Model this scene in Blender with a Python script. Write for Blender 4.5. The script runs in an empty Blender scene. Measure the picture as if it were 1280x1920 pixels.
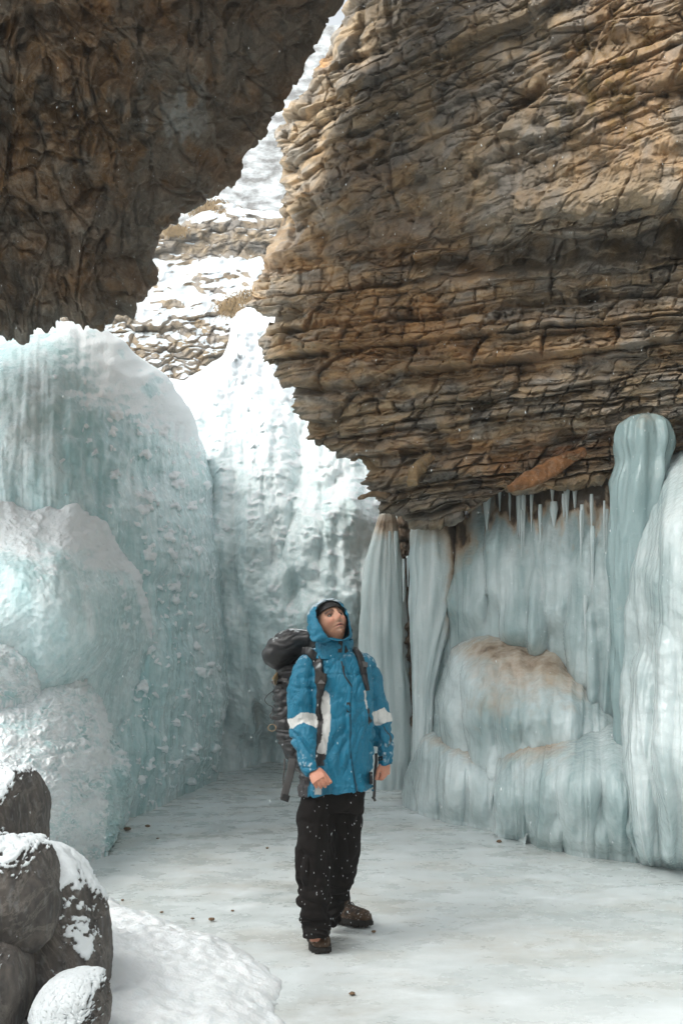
import bpy, math, random
import numpy as np
from mathutils import Vector, Matrix, Euler

# ------------------------------------------------------------ camera, sky, sun
scene = bpy.context.scene
W0, H0 = 1280.0, 1920.0
FPX, CAMH, HOR = 1867.0, 1.5, 1232.0
PITCH = math.atan((HOR - 960.0) / FPX)
cam_data = bpy.data.cameras.new('camera')
cam_data.sensor_fit = 'VERTICAL'; cam_data.sensor_height = 36.0
cam_data.lens = FPX / H0 * 36.0
cam_data.clip_start = 0.05; cam_data.clip_end = 2000
cam = bpy.data.objects.new('camera', cam_data)
scene.collection.objects.link(cam)
cam.location = (0, 0, CAMH)
cam.rotation_euler = (math.radians(90) + PITCH, 0, 0)
scene.camera = cam

SUN_EL, SUN_AZ = 50.0, 238.0          # azimuth clockwise from +Y: left and slightly behind the camera
world = bpy.data.worlds.new('World'); scene.world = world; world.use_nodes = True
wn, wl = world.node_tree.nodes, world.node_tree.links
wn.clear()
sky = wn.new('ShaderNodeTexSky'); sky.sky_type = 'NISHITA'; sky.sun_disc = False
sky.sun_elevation = math.radians(SUN_EL); sky.sun_rotation = math.radians(SUN_AZ)
sky.air_density = 1.0; sky.dust_density = 3.0; sky.ozone_density = 1.0
hs = wn.new('ShaderNodeHueSaturation'); hs.inputs['Saturation'].default_value = 0.22   # overcast cloud: grey light
bg = wn.new('ShaderNodeBackground'); bg.inputs['Strength'].default_value = 0.15
wo = wn.new('ShaderNodeOutputWorld')
tw = wn.new('ShaderNodeMix'); tw.data_type = 'RGBA'; tw.blend_type = 'MULTIPLY'; tw.inputs[0].default_value = 1; tw.inputs[7].default_value = (.985, 1.0, .972, 1)
wl.new(sky.outputs[0], hs.inputs['Color']); wl.new(hs.outputs[0], tw.inputs[6]); wl.new(tw.outputs[2], bg.inputs['Color']); wl.new(bg.outputs[0], wo.inputs['Surface'])

sd = bpy.data.lights.new('sun', 'SUN'); sd.energy = 0.6; sd.angle = math.radians(30); sd.color = (1.0, 0.97, 0.92)
sun = bpy.data.objects.new('sun', sd); scene.collection.objects.link(sun)
_az, _el = math.radians(SUN_AZ), math.radians(SUN_EL)
_d = Vector((math.sin(_az) * math.cos(_el), math.cos(_az) * math.cos(_el), math.sin(_el)))
sun.rotation_euler = _d.to_track_quat('Z', 'Y').to_euler()
scene.view_settings.view_transform = 'Standard'; scene.view_settings.look = 'None'
scene.view_settings.exposure = 1.15; scene.view_settings.gamma = 1.0
scene.cycles.max_bounces = 8; scene.cycles.diffuse_bounces = 5; scene.cycles.glossy_bounces = 3
scene.cycles.transmission_bounces = 4; scene.cycles.volume_bounces = 2
scene.cycles.use_denoising = True

# ------------------------------------------------------------ projection helpers
SP, CP = math.sin(PITCH), math.cos(PITCH)
def unproj(px, py, Y):
    """photo pixel + world depth Y (metres ahead of the camera) -> world point"""
    px = np.asarray(px, float); py = np.asarray(py, float); Y = np.asarray(Y, float)
    X = (px - 640.0) / FPX; U = (960.0 - py) / FPX
    dy = CP - U * SP; dz = SP + U * CP
    return np.stack([X / dy * Y, Y * np.ones_like(X), CAMH + dz / dy * Y], -1)
def floorY(py, z=0.0):
    U = (960.0 - np.asarray(py, float)) / FPX
    return (z - CAMH) * (CP - U * SP) / (SP + U * CP)
def ground(px, py):
    return unproj(px, py, floorY(py))
def pt(px, py, Y):
    return Vector(unproj(px, py, Y).tolist())

# ------------------------------------------------------------ noise
_rs = np.random.RandomState(11)
PERM = np.concatenate([_rs.permutation(1024)] * 3)
RV = _rs.rand(1024, 4)
_a = _rs.rand(1024) * 2 * np.pi
G2 = np.stack([np.cos(_a), np.sin(_a)], -1)
_g = _rs.randn(1024, 3); G3 = _g / np.linalg.norm(_g, axis=1)[:, None]
def h2(i, j): return PERM[PERM[i & 1023] + (j & 1023)]
def fade(t): return t * t * t * (t * (t * 6 - 15) + 10)
def n2(x, y, seed=0):
    x = np.asarray(x, float) + seed * 17.31; y = np.asarray(y, float) - seed * 9.17
    i = np.floor(x).astype(np.int64); j = np.floor(y).astype(np.int64); fx = x - i; fy = y - j
    u, v = fade(fx), fade(fy)
    def g(a, b): q = G2[h2(i + a, j + b)]; return q[..., 0] * (fx - a) + q[..., 1] * (fy - b)
    return 1.5 * ((g(0, 0) * (1 - u) + g(1, 0) * u) * (1 - v) + (g(0, 1) * (1 - u) + g(1, 1) * u) * v)
def fbm2(x, y, o=4, seed=0, gain=.5):
    s = 0; a = 1; t = 0
    for k in range(o):
        s = s + a * n2(x * 2 ** k, y * 2 ** k, seed + k * 3 + 1); t += a; a *= gain
    return s / t * 1.4
def n3(p, seed=0):
    p = p + seed * 13.7
    i = np.floor(p).astype(np.int64); f = p - i; w = fade(f); r = 0
    for a in (0, 1):
        for b in (0, 1):
            for c in (0, 1):
                hh = PERM[h2(i[..., 0] + a, i[..., 1] + b) + ((i[..., 2] + c) & 1023)]
                q = G3[hh]
                d = q[..., 0] * (f[..., 0] - a) + q[..., 1] * (f[..., 1] - b) + q[..., 2] * (f[..., 2] - c)
                r = r + d * (w[..., 0] if a else 1 - w[..., 0]) * (w[..., 1] if b else 1 - w[..., 1]) * (w[..., 2] if c else 1 - w[..., 2])
    return r * 1.5
def fbm3(p, o=4, seed=0, gain=.5):
    s = 0; a = 1; t = 0
    for k in range(o):
        s = s + a * n3(p * 2.03 ** k, seed + k * 5); t += a; a *= gain
    return s / t * 1.4
def vor(x, y, seed=0, jit=.85):
    """2-D cells: returns F1, F2, random quadruple of the cell, offset to its centre"""
    x = x + seed * 31.7; y = y + seed * 12.9
    i = np.floor(x).astype(np.int64); j = np.floor(y).astype(np.int64)
    F1 = np.full(x.shape, 9.0); F2 = np.full(x.shape, 9.0)
    cid = np.zeros(x.shape, np.int64); ox = np.zeros(x.shape); oy = np.zeros(x.shape)
    for a in (-1, 0, 1):
        for b in (-1, 0, 1):
            hh = h2(i + a, j + b); r = RV[hh]
            dx = i + a + .5 + (r[..., 0] - .5) * jit - x; dy = j + b + .5 + (r[..., 1] - .5) * jit - y
            d = np.sqrt(dx * dx + dy * dy)
            m = d < F1
            F2 = np.where(m, F1, np.minimum(F2, d)); F1 = np.where(m, d, F1)
            cid = np.where(m, hh, cid); ox = np.where(m, dx, ox); oy = np.where(m, dy, oy)
    return F1, F2, RV[PERM[cid + 7]], ox, oy
def sst(a, b, x):
    t = np.clip((x - a) / (b - a), 0, 1); return t * t * (3 - 2 * t)
def gauss(px, py, cx, cy, rx, ry, ang=0):
    c, s = math.cos(math.radians(ang)), math.sin(math.radians(ang))
    dx, dy = px - cx, py - cy
    return np.exp(-(((dx * c + dy * s) / rx) ** 2 + ((-dx * s + dy * c) / ry) ** 2))
def tps(pts):
    """thin-plate field through (px, py, value) points"""
    P = np.array(pts, float); n = len(P); S = 1000.0
    X = P[:, :2] / S; V = P[:, 2]
    def K(r2): return .5 * r2 * np.log(r2 + 1e-12)
    A = np.zeros((n + 3, n + 3))
    A[:n, :n] = K(((X[:, None] - X[None]) ** 2).sum(-1)) + np.eye(n) * 1e-4
    A[:n, n] = 1; A[:n, n + 1:] = X; A[n, :n] = 1; A[n + 1:, :n] = X.T
    w = np.linalg.solve(A, np.concatenate([V, [0, 0, 0]]))
    def f(px, py):
        px = np.asarray(px, float) / S; py = np.asarray(py, float) / S
        o = w[n] + w[n + 1] * px + w[n + 2] * py
        for k in range(n):
            o = o + w[k] * K((px - X[k, 0]) ** 2 + (py - X[k, 1]) ** 2)
        return o
    return f
def resample(pl, n, smooth=0):
    P = np.array(pl, float); d = np.concatenate([[0], np.cumsum(np.linalg.norm(np.diff(P, axis=0), axis=1))])
    t = np.linspace(0, d[-1], n)
    Q = np.stack([np.interp(t, d, P[:, k]) for k in range(P.shape[1])], -1)
    for _ in range(smooth):
        Q[1:-1] = (Q[:-2] + 2 * Q[1:-1] + Q[2:]) / 4
    return Q

# ------------------------------------------------------------ objects
def tag(o, label=None, cat=None, group=None, kind=None):
    if label: o['label'] = label
    if cat: o['category'] = cat
    if group: o['group'] = group
    if kind: o['kind'] = kind
    return o
def link(o, parent=None):
    scene.collection.objects.link(o)
    if parent is not None:
        o.parent = parent
        o.matrix_parent_inverse = Matrix.Translation(-parent.location) if parent.parent is None else Matrix.Identity(4)
    return o
def empty(name, loc=(0, 0, 0)):
    o = bpy.data.objects.new(name, None); o.location = loc; o.empty_display_size = .2
    scene.collection.objects.link(o); return o
def raw_mesh(name, V, F, mats, attrs=None, smooth=True, fmat=None):
    me = bpy.data.meshes.new(name)
    V = np.asarray(V, np.float32); F = np.asarray(F, np.int32)
    k = F.shape[1]
    me.vertices.add(len(V)); me.vertices.foreach_set('co', V.ravel())
    me.loops.add(F.size); me.loops.foreach_set('vertex_index', F.ravel())
    me.polygons.add(len(F)); me.polygons.foreach_set('loop_start', np.arange(0, F.size, k, dtype=np.int32))
    me.polygons.foreach_set('loop_total', np.full(len(F), k, np.int32))
    me.polygons.foreach_set('use_smooth', np.full(len(F), smooth, bool))
    if fmat is not None: me.polygons.foreach_set('material_index', np.asarray(fmat, np.int32))
    for m in (mats if isinstance(mats, (list, tuple)) else [mats]): me.materials.append(m)
    for nm, a in (attrs or {}).items():
        a = np.asarray(a, np.float32)
        if a.ndim == 1:
            at = me.attributes.new(nm, 'FLOAT', 'POINT'); at.data.foreach_set('value', a)
        else:
            at = me.attributes.new(nm, 'FLOAT_COLOR', 'POINT')
            at.data.foreach_set('color', np.concatenate([a, np.ones((len(a), 1), np.float32)], 1).ravel())
    me.update(calc_edges=True); me.validate()
    return me
def grid_faces(n, m, wrap=False):
    i, j = np.meshgrid(np.arange(n - 1), np.arange(m if wrap else m - 1), indexing='ij')
    j2 = (j + 1) % m
    return np.stack([i * m + j, i * m + j2, (i + 1) * m + j2, (i + 1) * m + j], -1).reshape(-1, 4)
def grid_normals(P, toward=None):
    du = np.gradient(P, axis=0); dv = np.gradient(P, axis=1)
    N = np.cross(du, dv); N /= np.linalg.norm(N, axis=-1, keepdims=True) + 1e-12
    return N
def blur(A, k=1):
    for _ in range(k):
        B = np.pad(A, [(1, 1), (1, 1)] + [(0, 0)] * (A.ndim - 2), mode='edge')
        A = (B[:-2, 1:-1] + B[2:, 1:-1] + B[1:-1, :-2] + B[1:-1, 2:] + 4 * A) / 8
    return A

def sheet(name, P, Q, nu, nv, depth, mats, relief, R=.8, tr=.12, wrap=.25, back=2.0, parent=None, smoothP=2, swap=False, basez=None, wrapin=.10, viewk=.7, foot=False):
    """a rock or ice mass: P is its outline, Q the far side of the seen face. The face runs P->Q,
    rounds over at P and goes on behind with real depth. relief(px,py,t,Y,pos,nor)->(height m, attrs)"""
    P = resample(P, nv, smoothP); Q = resample(Q, nv, 2)
    nb = int(nu * wrap)
    t = np.concatenate([-np.linspace(1, 0, nb, endpoint=False), np.linspace(0, 1, nu) ** 1.0])
    T = t[:, None] * np.ones((1, nv))
    Tc = np.where(T >= 0, T, -T * wrapin)              # behind the edge the surface goes back inside the outline
    px = P[None, :, 0] * (1 - Tc) + Q[None, :, 0] * Tc
    py = P[None, :, 1] * (1 - Tc) + Q[None, :, 1] * Tc
    Y = depth(px, py)
    s = np.clip(1 - T / tr, 0, 1)
    Y = Y + R * (1 - np.sqrt(np.clip(1 - s * s, 0, 1))) * (T >= 0) + (T < 0) * (R + back * np.power(np.clip(-T, 0, 1), .8))
    if basez is not None:                              # foot of the mass stands on the floor
        pass
    pos = unproj(px, py, Y)
    nor = grid_normals(blur(pos, 3))
    tocam = -(pos - np.array([0, 0, CAMH]))
    sg = 1 if (nor[nb + nu // 2, nv // 2] * tocam[nb + nu // 2, nv // 2]).sum() > 0 else -1
    nor = nor * sg
    hgt, attrs = relief(px, py, T, Y, pos, nor)
    vd = np.array([0, 0, CAMH]) - pos; vd /= np.linalg.norm(vd, axis=-1, keepdims=True)
    kk = viewk * (.6 + .4 * sst(-.03, .10, T))[..., None]
    dr = nor * (1 - kk) + vd * kk; dr /= np.linalg.norm(dr, axis=-1, keepdims=True)
    pos = pos + dr * hgt[..., None]
    if foot: pos[..., 2] -= .3 * sst(.94, 1, T)
    F = grid_faces(nu + nb, nv)
    if sg > 0: pass
    else: F = F[:, ::-1]
    nz = grid_normals(pos)[..., 2] * sg
    at = {}
    if callable(attrs): attrs = attrs(pos, nz)
    for k, v in attrs.items(): at[k] = v.reshape(-1) if v.ndim == 2 else v.reshape(-1, 3)
    me = raw_mesh(name, pos.reshape(-1, 3), F, mats, at)
    o = bpy.data.objects.new(name, me)
    link(o, parent)
    return o

def column(name, prof, Y, mat, seed, parent=None, depthk=.9, nv=220, n=72, stain=None, milk0=.6, flut=.12, attrs=None, snow=0.):
    """free-standing column of ice: prof = (py, left px, right px) from top to foot"""
    pr = resample([(a, b, c) for a, b, c in prof], nv, 3)
    py, xl, xr = pr[:, 0], pr[:, 1], pr[:, 2]
    Yv = np.interp(py, [q[0] for q in Y], [q[1] for q in Y]) if isinstance(Y, list) else np.full(nv, float(Y))
    c = unproj((xl + xr) / 2, py, Yv); r = np.abs(xr - xl) / 2 * Yv / FPX
    th = np.linspace(0, 2 * np.pi, n, endpoint=False)
    TH, PY = np.meshgrid(th, py); Rr = r[:, None] * np.ones_like(TH)
    ux = np.cos(TH) * 3; uy = np.sin(TH) * 3
    p3 = np.stack([ux, uy, PY / 260], -1)
    q = 1 - np.abs(n3(p3 * np.array([.9, .9, 1]), seed)) * 1.5 - np.abs(n3(p3 * np.array([2.2, 2.2, 1]), seed + 3)) * .8
    q2 = n3(np.stack([ux * .6, uy * .6, PY / 70], -1), seed + 5) * .6
    Rr = Rr * (1 + flut * (q - .3) + flut * .8 * q2)
    V = np.stack([c[:, None, 0] + Rr * np.cos(TH), c[:, None, 1] + Rr * np.sin(TH) * depthk, c[:, None, 2] + 0 * TH], -1)
    F = grid_faces(nv, n, True)[:, ::-1]
    PX = (xl + xr)[:, None] / 2 + (xr - xl)[:, None] / 2 * np.cos(TH)
    mk = milk0 + n3(np.stack([ux, uy, PY / 300], -1), seed + 8) * .5
    st = np.zeros_like(TH)
    for (cx, cy, rx, ry, k, ang) in (stain or []): st += k * gauss(PX, PY, cx, cy, rx, ry, ang)
    me = raw_mesh(name, V.reshape(-1, 3), F, mat, {'snow': np.full(TH.size, snow), 'milk': mk.ravel(), 'stain': np.clip(st, 0, 1.1).ravel()})
    o = bpy.data.objects.new(name, me); link(o, parent); return o
# ------------------------------------------------------------ materials
class NT:
    def __init__(s, name):
        s.m = bpy.data.materials.new(name); s.m.use_nodes = True
        s.n = s.m.node_tree.nodes; s.l = s.m.node_tree.links; s.n.clear()
        s.out = s.n.new('ShaderNodeOutputMaterial'); s.b = s.n.new('ShaderNodeBsdfPrincipled')
        s.l.new(s.b.outputs[0], s.out.inputs['Surface'])
        s.tc = s.n.new('ShaderNodeTexCoord').outputs['Object']
    def set(s, k, v):
        i = s.b.inputs[k]
        if isinstance(v, bpy.types.NodeSocket): s.l.new(v, i)
        else: i.default_value = (*v, 1) if (isinstance(v, tuple) and len(v) == 3 and i.type == 'RGBA') else v
    def attr(s, nm, col=False):
        a = s.n.new('ShaderNodeAttribute'); a.attribute_name = nm; return a.outputs['Color' if col else 'Fac']
    def map(s, sc=(1, 1, 1), loc=(0, 0, 0), src=None):
        m = s.n.new('ShaderNodeMapping'); m.inputs['Scale'].default_value = sc; m.inputs['Location'].default_value = loc
        s.l.new(src or s.tc, m.inputs['Vector']); return m.outputs[0]
    def noise(s, scale, detail=6, rough=.55, vec=None, dist=0):
        t = s.n.new('ShaderNodeTexNoise'); t.inputs['Scale'].default_value = scale; t.inputs['Detail'].default_value = detail
        t.inputs['Roughness'].default_value = rough; t.inputs['Distortion'].default_value = dist
        s.l.new(vec or s.tc, t.inputs['Vector']); return t.outputs['Fac']
    def vor(s, scale, vec=None, feat='F1'):
        t = s.n.new('ShaderNodeTexVoronoi'); t.inputs['Scale'].default_value = scale; t.feature = feat
        s.l.new(vec or s.tc, t.inputs['Vector']); return t.outputs['Distance']
    def ramp(s, f, stops):
        r = s.n.new('ShaderNodeValToRGB'); e = r.color_ramp.elements
        while len(e) < len(stops): e.new(.5)
        for k, (p, c) in enumerate(stops):
            e[k].position = p; e[k].color = (*c, 1) if not isinstance(c, (int, float)) else (c, c, c, 1)
        s.l.new(f, r.inputs[0]); return r.outputs[0]
    def mix(s, f, a, b, mode='MIX'):
        m = s.n.new('ShaderNodeMix'); m.data_type = 'RGBA'; m.blend_type = mode
        for i, v in ((0, f), (6, a), (7, b)):
            if isinstance(v, bpy.types.NodeSocket): s.l.new(v, m.inputs[i])
            else: m.inputs[i].default_value = v if i == 0 else ((*v, 1) if len(v) == 3 else v)
        return m.outputs[2]
    def math(s, op, a, b=0., c=0.):
        m = s.n.new('ShaderNodeMath'); m.operation = op
        for i, v in enumerate((a, b, c)):
            if isinstance(v, bpy.types.NodeSocket): s.l.new(v, m.inputs[i])
            else: m.inputs[i].default_value = v
        return m.outputs[0]
    def bump(s, h, st=.5, dist=.02, nrm=None):
        b = s.n.new('ShaderNodeBump'); b.inputs['Strength'].default_value = st; b.inputs['Distance'].default_value = dist
        s.l.new(h, b.inputs['Height'])
        if nrm is not None: s.l.new(nrm, b.inputs['Normal'])
        return b.outputs[0]

SNOWC = (.86, .915, .94)
def rock_mat(name, bumpd=.012, contrast=1.0, snow=False, spec=.3, rough=.85, sn_scale=9, sn_amp=.5, snowc=SNOWC):
    t = NT(name)
    c = t.attr('tint', True)
    v = t.ramp(t.noise(5, 9, .6), [(.28, .68), (.5, .97), (.72, 1.28)])
    c = t.mix(contrast, c, t.mix(1.0, c, v, 'MULTIPLY'))
    fine = t.ramp(t.noise(38, 6, .7), [(.3, .75), (.7, 1.2)])
    c = t.mix(.6, c, t.mix(1.0, c, fine, 'MULTIPLY'))
    veins = t.ramp(t.noise(3.1, 8, .7, dist=1.2), [(.47, 0.), (.5, 1.), (.53, 0.)])
    c = t.mix(t.math('MULTIPLY', veins, .22), c, (.42, .38, .33))
    h = t.math('ADD', t.noise(14, 10, .68), t.math('MULTIPLY', t.noise(60, 5, .6), .35))
    h = t.math('ADD', h, t.math('MULTIPLY', t.vor(26, feat='F1'), .5))
    if snow:
        s = t.attr('snow')
        s = t.ramp(t.math('ADD', s, t.math('MULTIPLY', t.math('SUBTRACT', t.noise(sn_scale, 6, .7), .5), sn_amp)), [(.40, 0.), (.62, 1.)])
        c = t.mix(s, c, snowc)
        hs2 = t.noise(70, 5, .65)
        hm = t.mix(s, h, t.math('MULTIPLY', hs2, .3))
        t.set('Normal', t.bump(hm, .9, bumpd)); t.set('Roughness', .8)
    else:
        t.set('Normal', t.bump(h, .7, bumpd)); t.set('Roughness', rough)
    t.set('Specular IOR Level', spec)
    t.set('Base Color', c)
    return t.m
def ice_mat(name, deep=(.40, .59, .605), milk=(.76, .85, .865), rough=.22, sss=.35, streak=1.0, gloss=.6, bumpd=.02, snowc=SNOWC):
    """ice: 'milk' attribute = cloudiness, 'stain' = brown mineral stain, 'snow' = snow crust"""
    t = NT(name)
    vv = t.map((7, 7, .8)); vs = t.map((22, 22, 1.5))
    st = t.math('ADD', t.math('MULTIPLY', t.noise(1, 6, .6, vv), .6), t.math('MULTIPLY', t.noise(1, 5, .65, vs), .4))
    cloud = t.noise(1.6, 6, .6)
    f = t.math('ADD', t.attr('milk'), t.math('MULTIPLY', t.math('SUBTRACT', st, .5), 1.5 * streak))
    f = t.math('ADD', f, t.math('MULTIPLY', t.math('SUBTRACT', cloud, .5), .9))
    c = t.mix(t.ramp(f, [(.05, 0.), (.95, 1.)]), deep, milk)
    sa = t.math('ADD', t.attr('stain'), t.math('MULTIPLY', t.math('SUBTRACT', t.noise(7, 7, .65), .5), .9))
    c = t.mix(t.math('MULTIPLY', t.ramp(sa, [(.12, 0.), (.85, 1.)]), .92), c, t.mix(t.ramp(sa, [(.6, 0.), (1.1, 1.)]), (.50, .32, .18), (.085, .05, .03)))
    s0 = t.attr('snow')
    s = t.ramp(t.math('ADD', s0, t.math('MULTIPLY', t.math('SUBTRACT', t.noise(14, 5, .55), .5), .38)), [(.36, 0.), (.62, 1.)])
    c = t.mix(s, c, snowc)
    t.set('Base Color', c)
    t.set('Roughness', t.mix(s, t.ramp(t.noise(9, 5, .6), [(.3, rough * .5), (.7, rough * 1.7)]), (.75, .75, .75)))
    h = t.math('ADD', t.math('MULTIPLY', t.noise(1, 4, .5, t.map((26, 26, 5))), .5), t.math('MULTIPLY', t.noise(22, 6, .55), .5))
    hb = t.mix(s, h, t.noise(45, 6, .65))
    t.set('Normal', t.bump(hb, .8, bumpd))
    t.set('Specular IOR Level', gloss); t.set('IOR', 1.31)
    if sss > 0:
        t.set('Subsurface Weight', sss); t.set('Subsurface Radius', (.8, 1.0, 1.05)); t.set('Subsurface Scale', .10)
    return t.m
M = {}
M['cliff'] = rock_mat('layered_limestone')
M['overhang'] = rock_mat('dark_limestone', bumpd=.018)
M['hill'] = rock_mat('snowy_rock', bumpd=.04, snow=True, sn_scale=3, sn_amp=.3, snowc=(.64, .68, .70))
M['boulder'] = rock_mat('glazed_rock', bumpd=.008, snow=True, spec=.7, sn_scale=45, sn_amp=1.1)
M['ice_left'] = ice_mat('teal_ice', streak=1.5)
M['ice_back'] = ice_mat('white_ice', deep=(.46, .60, .61), milk=(.72, .79, .80), snowc=(.70, .74, .76))
M['ice_right'] = ice_mat('grey_ice', deep=(.28, .375, .38), milk=(.64, .71, .715), rough=.09, gloss=.9, streak=.75, bumpd=.018)

def snow_mat():
    t = NT('snow')
    c = t.mix(t.ramp(t.noise(3, 6, .6), [(.35, 0.), (.75, 1.)]), (.86, .89, .905), (.78, .82, .835))
    t.set('Base Color', c); t.set('Roughness', .7)
    h = t.math('ADD', t.noise(12, 8, .6), t.math('MULTIPLY', t.noise(70, 3, .6), .3))
    t.set('Normal', t.bump(h, .7, .025)); t.set('Specular IOR Level', .3)
    t.set('Subsurface Weight', .3); t.set('Subsurface Radius', (.8, 1, 1.1)); t.set('Subsurface Scale', .03)
    return t.m
M['snow'] = snow_mat()
def floor_mat():
    t = NT('frozen_river')
    big = t.noise(.8, 7, .6, t.map((1, 1.6, 1)))
    f = t.ramp(big, [(.22, 0.), (.70, 1.)])
    c = t.mix(f, (.46, .50, .49), (.69, .735, .735))
    tan = t.ramp(t.noise(1.1, 7, .62, t.map((1, 1.5, 1), (5, 3, 0))), [(.47, 0.), (.68, 1.)])
    c = t.mix(t.math('MULTIPLY', tan, .5), c, (.50, .455, .38))
    scr = t.ramp(t.noise(1, 8, .7, t.map((3, 14, 1), (7, 1, 0)), dist=.8), [(.42, 0.), (.75, 1.)])
    c = t.mix(t.math('MULTIPLY', scr, .22), c, (.86, .89, .9))
    dust = t.ramp(t.noise(1.9, 9, .72, t.map((1, 1.3, 1), (2, 8, 0))), [(.46, 0.), (.72, 1.)])
    sn = t.math('MULTIPLY', dust, .75)
    c = t.mix(sn, c, (.80, .85, .87))
    t.set('Base Color', c)
    t.set('Roughness', t.mix(sn, t.ramp(t.noise(5, 6, .6), [(.35, .14), (.7, .42)]), (.75, .75, .75)))
    h = t.math('ADD', t.noise(7, 8, .55, t.map((1, 1.5, 1))), t.math('MULTIPLY', t.noise(60, 5, .7), .25))
    t.set('Normal', t.bump(h, .35, .008)); t.set('Specular IOR Level', .5)
    return t.m
M['floor'] = floor_mat()
# ------------------------------------------------------------ right cliff: layered limestone
def lerp3(a, b, f): return np.array(a) * (1 - f[..., None]) + np.array(b) * f[..., None]
def fan_strata():
    e = np.linspace(-900, 1400, 500)
    kx = np.interp(e, [-900, 100, 300, 420, 500, 560, 900, 1000, 1400], [.75, .72, .66, .52, .16, .10, .12, .16, .2])
    xs = np.linspace(200, 1900, 120); ys = np.linspace(-700, 1400, 160)
    tab = np.zeros((120, 160))
    for i, x in enumerate(xs):
        c = np.clip(x - 500, -400, 1500)
        y = e - kx * c
        tab[i] = np.interp(ys, y, e)
    def f(px, py):
        u = np.clip((px - 200) / 1700 * 119, 0, 118.99); v = np.clip((py + 700) / 2100 * 159, 0, 158.99)
        i = u.astype(int); j = v.astype(int); a = u - i; b = v - j
        return (tab[i, j] * (1 - a) + tab[i + 1, j] * a) * (1 - b) + (tab[i, j + 1] * (1 - a) + tab[i + 1, j + 1] * a) * b
    return f
strata = fan_strata()
def slabs(a, s, ca, cs, seed, notch=.42):
    """rock cells longer along the strata; tilted faces, notched joints -> height (cell units 0..1), cell randoms"""
    F1, F2, r, ox, oy = vor(a / ca, s / cs, seed)
    e = sst(0.0, .15, F2 - F1)
    h = (r[..., 0] - .5) + (r[..., 1] - .5) * ox * .9 + (r[..., 2] - .62) * oy * 1.1
    e = e ** .8
    return h * (.5 + .5 * e) - notch * (1 - e), r
def bricks(a, s, th, wmin, wmax, seed, tiltk=1.0, vj=.55, notch=.6):
    """one size of bedded blocks: every bed is cut into blocks of its own length that stand proud or back"""
    s = s + th * (.55 * n2(s / (th * 1.9), a / (th * 60) + seed, seed) + .30 * n2(a / (th * 6), s / (th * 3), seed + 1) * .6)
    w = s / th; k = np.floor(w).astype(np.int64); f = w - k
    rk = RV[PERM[(k + seed * 7) & 1023]]
    wid = th * (wmin + (wmax - wmin) * rk[..., 0] ** 2)
    b = a / wid + rk[..., 1] * 50 + .35 * n2(a / (th * 3), s / th * .5, seed + 2) + .2 * (f - .5); j = np.floor(b).astype(np.int64); g = b - j
    r = RV[h2(k + seed, j)]
    rag = th * .05 * n2(a / th * 2.5, s / th * 2.5, seed + 3)
    ey = sst(0, th * .13, np.minimum(f, 1 - f) * th + rag); ex = sst(0, th * .10, np.minimum(g, 1 - g) * wid + rag)
    e = ey * (1 - vj * (1 - ex))
    nrm = (r[..., 0] - .5) * .55 + (rk[..., 2] - .5) * 1.15
    h = nrm + (r[..., 1] - .5) * (g - .5) * .5 * tiltk + (.35 + (r[..., 2] - .5) * 1.0) * (f - .5) * .6 * tiltk
    return h * (.35 + .65 * e) - notch * (1 - e), r
cliff_depth = tps([
    (480, 600, 10.6), (500, 400, 11.2), (540, 200, 11.2), (640, 0, 11.0), (560, 820, 10.2), (700, 950, 9.8),
    (640, 500, 9.9), (700, 300, 10.0), (800, 100, 9.6), (640, 700, 9.8), (800, 470, 8.9), (800, 540, 9.2), (800, 700, 9.0), (800, 930, 9.3),
    (1000, 300, 7.9), (1000, 430, 7.8), (1000, 500, 8.5), (1000, 700, 8.3), (1000, 860, 8.7),
    (1280, 80, 7.0), (1280, 250, 6.7), (1280, 400, 6.8), (1280, 470, 7.6), (1280, 560, 7.5), (1280, 720, 7.6), (1280, 830, 8.0),
    (1000, 0, 8.2), (1280, -200, 7.0), (700, -250, 10.6), (1500, 300, 5.9), (1500, 800, 7.0)])
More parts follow.
